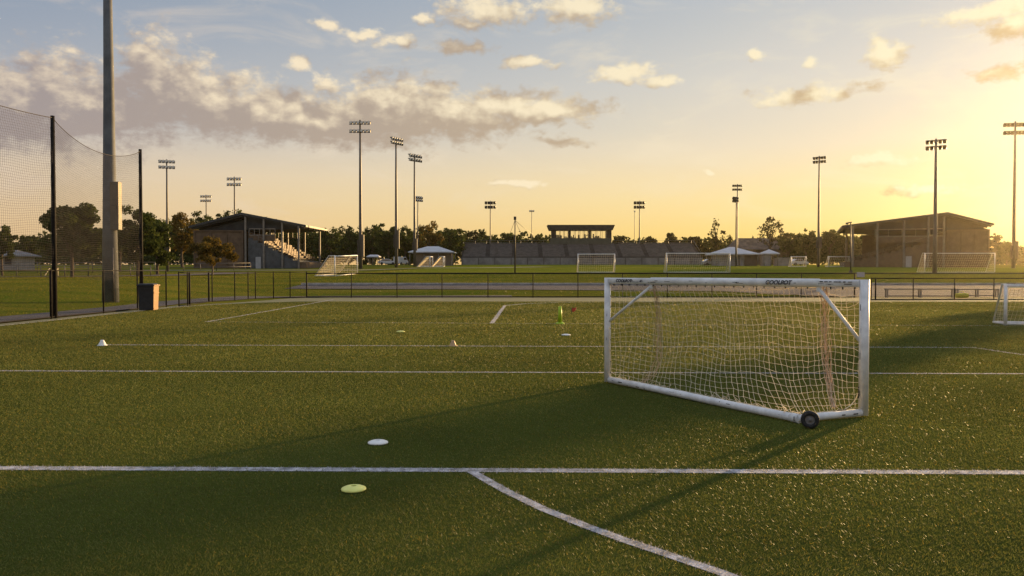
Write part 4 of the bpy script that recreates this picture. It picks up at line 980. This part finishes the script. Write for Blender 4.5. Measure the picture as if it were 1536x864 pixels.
tree(319, 356, 102, 78, 'broad', 'low spreading autumn tree in front of the left stand wall', 5000, 'leaf_gold', .24, 'bark_l', .16)
tree(300, 309, 205, 38, 'broad', 'dark tree rising just above the left stand roof, left one', 1500)
tree(346, 309, 215, 44, 'broad', 'rounded dark tree rising above the left stand roof beside a mast', 1700)
NL = ['dark tree just right of the left stand roof tip', 'dark tree directly left of the tallest floodlight mast', 'dark tree directly right of the tallest floodlight mast',
      'broad tree left of the second tall mast', 'broad tree directly behind the second and third tall masts', 'tall dark tree above the wide white pavilion roof', 'dark tree above the right end of the wide white pavilion']
for (px, yt, w), l in zip(((497, 339, 46), (523, 336, 42), (558, 337, 40), (583, 333, 44), (608, 335, 46), (645, 330, 52), (678, 336, 48)), NL):
    tree(px, yt, 215+rnd.uniform(-12, 12), w, 'broad', l, 1900, 'leaf' if px != 645 else 'leaf_gold', .12)
tree(711, 340, 222, 30, 'broad', 'airy tree with sky gaps above the left end of the bleachers', 620, 'needle', trunk=.3)
tree(736, 350, 235, 40, 'broad', 'dark tree behind the bleachers at the first mast', 1500)
tree(762, 346, 235, 44, 'broad', 'dark tree behind the bleachers left of the guyed post', 1700)
tree(786, 355, 238, 38, 'broad', 'low dark tree between the guyed post and the thin mast', 1400)
tree(808, 353, 238, 34, 'broad', 'dark tree touching the left end of the press box', 1400)
tree(929, 352, 240, 27, 'broad', 'small round-headed pine touching the right end of the press box', 1300, 'needle', trunk=.25)
tree(949, 357, 250, 24, 'broad', 'small low pine beside the thin mast right of the press box', 1300, 'needle', trunk=.25)
tree(977, 351, 240, 27, 'broad', 'round-headed pine right of the mast behind the bleachers', 1300, 'needle', trunk=.25)
tree(1010, 346, 236, 34, 'broad', 'broad round-headed pine above the right part of the bleachers', 1300, 'needle', trunk=.25)
tree(1040, 351, 238, 28, 'broad', 'pine above the right end of the bleachers', 1300, 'needle', trunk=.25)
tree(1075, 330, 205, 30, 'broad', 'thin sparse tree standing alone left of the two lined up masts', 420, 'needle', trunk=.25)
tree(1128, 357, 250, 36, 'broad', 'low tree behind the brown shingled roof, left of the tall pine', 1200)
tree(1155, 322, 214, 38, 'broad', 'tall open-crowned tree above the brown shingled roof', 620, 'needle', trunk=.34)
tree(1182, 345, 228, 34, 'broad', 'dark tree right of the brown shingled roof', 1500)
tree(1208, 343, 226, 36, 'broad', 'dark tree left of the mast at the far edge of the upper field', 1500)
tree(1244, 342, 228, 38, 'broad', 'dark tree right of the mast at the far edge of the upper field', 1600)
tree(1268, 346, 230, 30, 'broad', 'dark tree touching the front eave of the right stand', 1300)
tree(1492, 347, 210, 24, 'broad', 'small round-headed tree between the right stand and the last mast', 1300, 'needle', trunk=.25)
tree(1510, 366, 190, 40, 'broad', 'low hazy tree behind the tall mast at the right edge', 1500)
# the tree out of frame on the right whose shadow crosses the goal
tree(1648, 240, 57, 92, 'broad', 'leafy tree standing beyond the right edge of the picture', 6000, trunk=.25, size=.2)
# far wood as one mass
prof_x = [-250, -40, 20, 60, 150, 240, 290, 350, 470, 560, 650, 700, 740, 820, 920, 1000, 1060, 1100, 1170, 1210, 1270, 1330, 1480, 1530, 1600, 1800]
prof_y = [345, 352, 356, 352, 340, 330, 325, 322, 343, 340, 339, 343, 348, 353, 357, 356, 357, 358, 352, 349, 348, 350, 364, 368, 366, 362]
vs = []; ts = []
for i, px in enumerate(np.arange(-250, 1800, 8.5)):
    for row in range(2):
        d = 252+row*26+rnd.uniform(-9, 9); b = gp(px+rnd.uniform(-4, 4), d); yt = np.interp(px, prof_x, prof_y)+rnd.uniform(-5, 9)+(3 if row == 0 else 0)
        h = P(px, yt, d).z-b.z; v, f, t, cc = crown_np((b.x, b.y, b.z+h*.52), rnd.uniform(2.4, 3.8), h*.5, 300, .62, 'broad' if rnd.random() < .7 else 'pine', 1000+i*2+row)
        vs.append(v); ts.append(t*.8)
v = np.concatenate(vs); o = mesh_np('distant_woodland', v, np.arange(len(v)).reshape(-1, 4), M['leaf'], attr=np.concatenate(ts)); tag(o, 'dark far wood along the horizon behind everything', 'woodland', kind='stuff')
# scrub along the far fences
vs = []; ts = []
for px in list(np.arange(-60, 470, 12))+list(np.arange(1150, 1560, 14)):
    d = rnd.uniform(218, 236); b = gp(px, d); v, f, t, cc = crown_np((b.x, b.y, b.z+1.2), rnd.uniform(1.4, 2.2), rnd.uniform(1.2, 2.4), 170, .4, 'broad', int(7000+px)); vs.append(v); ts.append(t)
v = np.concatenate(vs); o = mesh_np('far_scrub', v, np.arange(len(v)).reshape(-1, 4), M['leaf'], attr=np.concatenate(ts)); tag(o, 'low dark scrub at the foot of the far wood', 'scrub', kind='stuff')

# ------------------------------------------------------------------ sky
world = bpy.data.worlds.new('World'); SC.world = world; world.use_nodes = True
nt = world.node_tree; N = nt.nodes; L = nt.links
bg = N['Background']; STR = .1; bg.inputs['Strength'].default_value = STR
def math_(op, a, b=None, clamp=False, tree=nt):
    n = tree.nodes.new('ShaderNodeMath'); n.operation = op; n.use_clamp = clamp
    for i, q in enumerate((a, b)):
        if q is None: continue
        if isinstance(q, (int, float)): n.inputs[i].default_value = q
        else: tree.links.new(q, n.inputs[i])
    return n.outputs[0]
def vmath(op, a, b=None, tree=nt, out=0):
    n = tree.nodes.new('ShaderNodeVectorMath'); n.operation = op
    for i, q in enumerate((a, b)):
        if q is None: continue
        if isinstance(q, (tuple, list)): n.inputs[i].default_value = q
        else: tree.links.new(q, n.inputs[i])
    return n.outputs[out]
def mixc(f, a, b, mode='MIX', tree=nt):
    n = tree.nodes.new('ShaderNodeMixRGB'); n.blend_type = mode
    for i, q in enumerate((f, a, b)):
        if isinstance(q, (int, float)): n.inputs[i].default_value = q
        elif isinstance(q, tuple): n.inputs[i].default_value = q
        else: tree.links.new(q, n.inputs[i])
    return n.outputs[0]
def mapr(x, a, b, c=0, d=1, tree=nt, smooth=True):
    n = tree.nodes.new('ShaderNodeMapRange'); n.interpolation_type = 'SMOOTHSTEP' if smooth else 'LINEAR'; n.clamp = True
    tree.links.new(x, n.inputs['Value'])
    for k_, v_ in (('From Min', a), ('From Max', b), ('To Min', c), ('To Max', d)): n.inputs[k_].default_value = v_
    return n.outputs[0]
sky = N.new('ShaderNodeTexSky'); sky.sky_type = 'NISHITA'; sky.sun_disc = False; sky.sun_elevation = SUN_EL; sky.sun_rotation = SUN_AZ
sky.air_density = 1.0; sky.dust_density = 2.2; sky.ozone_density = 1.0
tc = N.new('ShaderNodeTexCoord'); sep = N.new('ShaderNodeSeparateXYZ'); L.new(tc.outputs['Generated'], sep.inputs[0])
hyp = math_('SQRT', math_('ADD', math_('MULTIPLY', sep.outputs[0], sep.outputs[0]), math_('MULTIPLY', sep.outputs[1], sep.outputs[1])))
az = math_('MULTIPLY', math_('ARCTAN2', sep.outputs[0], sep.outputs[1]), 57.2958)
el = math_('MULTIPLY', math_('ARCTAN2', sep.outputs[2], hyp), 57.2958)
cmb = N.new('ShaderNodeCombineXYZ'); L.new(az, cmb.inputs[0]); L.new(el, cmb.inputs[1]); pos = cmb.outputs[0]
def ramp(stops, x):
    n = N.new('ShaderNodeValToRGB'); cr = n.color_ramp
    while len(cr.elements) < len(stops): cr.elements.new(.5)
    for e, (p_, c_) in zip(cr.elements, stops): e.position = p_; e.color = lin(*c_)
    L.new(x, n.inputs[0]); return n.outputs[0]
eln = mapr(el, 0, 45, 0, 1, smooth=False)
k = lambda e_: e_/45
cool = ramp([(0, (236, 194, 146)), (k(3), (232, 200, 160)), (k(6.5), (222, 201, 178)), (k(10), (176, 178, 184)), (k(15), (150, 161, 178)), (k(19), (132, 149, 172)), (k(30), (142, 162, 192)), (1, (196, 206, 224))], eln)
warm = ramp([(0, (250, 196, 88)), (k(2.5), (255, 216, 112)), (k(5), (254, 228, 154)), (k(8.5), (244, 228, 194)), (k(13), (224, 219, 206)), (k(17), (203, 205, 203)), (k(21), (186, 194, 203)), (k(30), (172, 184, 202)), (1, (198, 208, 226))], eln)
dn = math_('DIVIDE', math_('ADD', math_('MULTIPLY', sep.outputs[0], math.sin(SUN_AZ)), math_('MULTIPLY', sep.outputs[1], math.cos(SUN_AZ))), hyp)
ang = math_('MULTIPLY', math_('ARCCOSINE', math_('MINIMUM', dn, .9999)), 57.2958)
tw = mapr(ang, 8, 78, 1, 0, smooth=False)
grad = mixc(tw, cool, warm)
glow = math_('MULTIPLY', mapr(vmath('LENGTH', vmath('MULTIPLY', vmath('SUBTRACT', pos, (36., 5., 0)), (1/15., 1/7.5, 0)), out=1), 0, 1, 1, 0), .36)
grad = mixc(glow, grad, lin(255, 246, 190))
grad = mixc(1.0, grad, (1/STR/KE,)*3+(1,), 'MULTIPLY')
base = mixc(.05, grad, vmath('MINIMUM', sky.outputs[0], (7., 6., 5.)))

# clouds: blobs set out by azimuth and elevation, broken up by noise
gtree = bpy.data.node_groups.new('cloud_field', 'ShaderNodeTree')
gtree.interface.new_socket('P', in_out='INPUT', socket_type='NodeSocketVector'); gtree.interface.new_socket('D', in_out='OUTPUT', socket_type='NodeSocketFloat'); gtree.interface.new_socket('S', in_out='OUTPUT', socket_type='NodeSocketFloat')
gi = gtree.nodes.new('NodeGroupInput'); go = gtree.nodes.new('NodeGroupOutput')
def pe(px, py):
    a_ = math.atan((px-768)/F); return math.degrees(a_), math.degrees(math.atan((407-py)/F*math.cos(a_)))
BL = [(-60, 165, 120, 50), (20, 160, 120, 52), (90, 150, 70, 62), (150, 162, 130, 50), (232, 122, 46, 58), (285, 142, 70, 50), (320, 158, 120, 42), (400, 172, 140, 34), (480, 184, 150, 28), (560, 180, 140, 34), (600, 160, 90, 36), (670, 174, 130, 32), (765, 166, 110, 20), (840, 168, 70, 11), (490, 130, 26, 16), (-200, 150, 150, 70),
      (735, 18, 80, 24), (865, 16, 62, 24), (700, 40, 40, 10), (1205, 142, 100, 15), (935, 112, 62, 15), (1000, 124, 30, 10), (1325, 82, 34, 24), (1490, 110, 46, 11), (1480, 22, 90, 16), (1520, 45, 60, 22), (1215, 96, 18, 12), (450, 98, 26, 12), (490, 42, 22, 10), (545, 52, 30, 9), (600, 68, 30, 11), (790, 98, 50, 9), (700, 75, 50, 10), (1135, 88, 16, 9), (640, 30, 14, 10), (780, 275, 50, 7), (840, 212, 40, 7), (1310, 240, 60, 9), (1370, 285, 60, 10), (1060, 259, 10, 4)]
off = gtree.nodes.new('ShaderNodeTexNoise'); off.inputs['Scale'].default_value = .42; off.inputs['Detail'].default_value = 4
wv = vmath('MULTIPLY', vmath('SUBTRACT', off.outputs['Color'], (.5, .5, .5), gtree), (2.6, 1.5, 0), gtree); gtree.links.new(gi.outputs[0], off.inputs['Vector'])
pw = vmath('ADD', gi.outputs[0], wv, gtree)
acc = None
for ib, (x, y, rx, ry) in enumerate(BL):
    a_, e_ = pe(x, y); sx_ = math.degrees(rx/F)*math.cos(R(a_))**2; sy_ = math.degrees(ry/F)*math.cos(R(a_))
    q = vmath('MULTIPLY', vmath('SUBTRACT', pw, (a_, e_, 0), gtree), (1/sx_/1.25, 1/sy_/1.3, 0), gtree)
    q = math_('SUBTRACT', 1.17 if ib < 14 else .94, vmath('LENGTH', q, None, gtree, 1), tree=gtree)
    acc = q if acc is None else math_('MAXIMUM', acc, q, tree=gtree)
def gnoise(scale, det, rough, st):
    n_ = gtree.nodes.new('ShaderNodeTexNoise'); n_.inputs['Scale'].default_value = scale; n_.inputs['Detail'].default_value = det; n_.inputs['Roughness'].default_value = rough
    gtree.links.new(vmath('MULTIPLY', gi.outputs[0], st, gtree), n_.inputs['Vector']); return math_('SUBTRACT', n_.outputs['Fac'], .5, tree=gtree)
vo = gtree.nodes.new('ShaderNodeTexVoronoi'); vo.inputs['Scale'].default_value = 1.1; vo.feature = 'SMOOTH_F1'; vo.inputs['Smoothness'].default_value = .5
gtree.links.new(vmath('MULTIPLY', pw, (1, 1.3, 1), gtree), vo.inputs['Vector'])
dd = math_('MULTIPLY', math_('MAXIMUM', acc, -1., tree=gtree), 1.35, tree=gtree)
for sc_n, det_n, ro_n, st_n, am_n in ((.7, 6, .55, (1, 1.5, 1), 1.5), (2.6, 8, .66, (1, 1.6, 1), 1.15)):
    dd = math_('ADD', dd, math_('MULTIPLY', gnoise(sc_n, det_n, ro_n, st_n), am_n, tree=gtree), tree=gtree)
dd = math_('ADD', dd, math_('MULTIPLY', math_('SUBTRACT', .40, vo.outputs['Distance'], tree=gtree), .6, tree=gtree), tree=gtree)
gtree.links.new(dd, go.inputs[0])
n3 = gtree.nodes.new('ShaderNodeTexNoise'); n3.inputs['Scale'].default_value = .55; n3.inputs['Detail'].default_value = 4.5; n3.inputs['Roughness'].default_value = .5
gtree.links.new(vmath('MULTIPLY', gi.outputs[0], (1, 1.4, 1), gtree), n3.inputs['Vector'])
ss = math_('ADD', math_('MAXIMUM', acc, -.6, tree=gtree), math_('MULTIPLY', math_('SUBTRACT', n3.outputs['Fac'], .5, tree=gtree), 1.1, tree=gtree), tree=gtree)
ss = math_('ADD', ss, math_('MULTIPLY', math_('SUBTRACT', .42, vo.outputs['Distance'], tree=gtree), .35, tree=gtree), tree=gtree)
gtree.links.new(ss, go.inputs[1])
def field(p_):
    g_ = N.new('ShaderNodeGroup'); g_.node_tree = gtree; L.new(p_, g_.inputs[0]); return g_.outputs
F0 = field(pos); F1 = field(vmath('ADD', pos, (.7, 2.0, 0))); D0 = F0[0]
alpha = mapr(D0, -.10, .85)
litc = math_('MULTIPLY', math_('SUBTRACT', F0[1], F1[1]), 1.2)
F2 = field(vmath('ADD', pos, (.25, .5, 0)))
nd = N.new('ShaderNodeTexNoise'); nd.inputs['Scale'].default_value = 1.6; nd.inputs['Detail'].default_value = 9; nd.inputs['Roughness'].default_value = .62
L.new(vmath('MULTIPLY', pos, (1, 1.6, 1)), nd.inputs['Vector'])
litc = math_('ADD', litc, math_('MULTIPLY', math_('SUBTRACT', nd.outputs['Fac'], .5), .9))
litc = math_('ADD', litc, math_('MULTIPLY', math_('SUBTRACT', D0, F2[0]), .45))
litc = math_('SUBTRACT', litc, math_('MULTIPLY', math_('MAXIMUM', D0, 0.), .34))
litf = mapr(litc, -.15, 1.55)
c_dark = mixc(tw, lin(158, 147, 148), lin(208, 182, 136)); c_lit = mixc(tw, lin(252, 230, 198), lin(255, 242, 204))
ccol = mixc(1.0, mixc(litf, c_dark, c_lit), (1/STR/KE,)*3+(1,), 'MULTIPLY')
# thin streaks of high cloud
ci = N.new('ShaderNodeTexNoise'); ci.inputs['Scale'].default_value = .16; ci.inputs['Detail'].default_value = 8; ci.inputs['Roughness'].default_value = .6; ci.inputs['Distortion'].default_value = .6
L.new(vmath('MULTIPLY', pos, (.8, 2.4, 1)), ci.inputs['Vector'])
cir = math_('MULTIPLY', mapr(ci.outputs['Fac'], .48, .74), .42)
cirm = math_('MULTIPLY', cir, mapr(el, 1, 6))
base = mixc(cirm, base, mixc(1.0, mixc(tw, lin(226, 206, 190), lin(255, 242, 205)), (1/STR/KE,)*3+(1,), 'MULTIPLY'))
final = mixc(math_('MULTIPLY', alpha, .9), base, ccol)
L.new(final, bg.inputs['Color'])
world.cycles.sampling_method = 'MANUAL'; world.cycles.sample_map_resolution = 512

sl = bpy.data.lights.new('sun', 'SUN'); sl.energy = 5.0; sl.angle = R(1.2); sl.color = (1.0, .64, .27)
so = bpy.data.objects.new('sun', sl); COL.objects.link(so); so.rotation_euler = (-SUN).to_track_quat('-Z', 'Y').to_euler()

# ------------------------------------------------------------------ haze
HAZE = True
if HAZE:
    hm = bpy.data.materials.new('evening_haze'); hm.use_nodes = True; hn = hm.node_tree.nodes; hl = hm.node_tree.links; hn.remove(hn['Principled BSDF'])
    pv = hn.new('ShaderNodeVolumePrincipled'); pv.inputs['Color'].default_value = (.95, .84, .62, 1); pv.inputs['Density'].default_value = .00011; pv.inputs['Anisotropy'].default_value = .9
    hl.new(pv.outputs[0], hn['Material Output'].inputs['Volume'])
    o = MB().box((0, 200, 18), (1060, 660, 44)).build('haze', hm); tag(o, 'thin warm evening haze over the whole sports ground', 'haze', kind='stuff')

# ------------------------------------------------------------------ camera and render settings
cam = bpy.data.cameras.new('camera'); co = bpy.data.objects.new('camera', cam); COL.objects.link(co)
co.location = (0, 0, CAMZ); co.rotation_euler = (math.pi/2-PITCH, 0, 0); cam.lens = 28; cam.sensor_width = 36; cam.clip_start = .05; cam.clip_end = 8000
SC.camera = co
SC.view_settings.view_transform = 'Standard'; SC.view_settings.look = 'None'; SC.view_settings.exposure = EXPO; SC.view_settings.gamma = 1
SC.cycles.volume_bounces = 1; SC.cycles.max_bounces = 6; SC.cycles.transparent_max_bounces = 12; SC.cycles.sample_clamp_indirect = 6
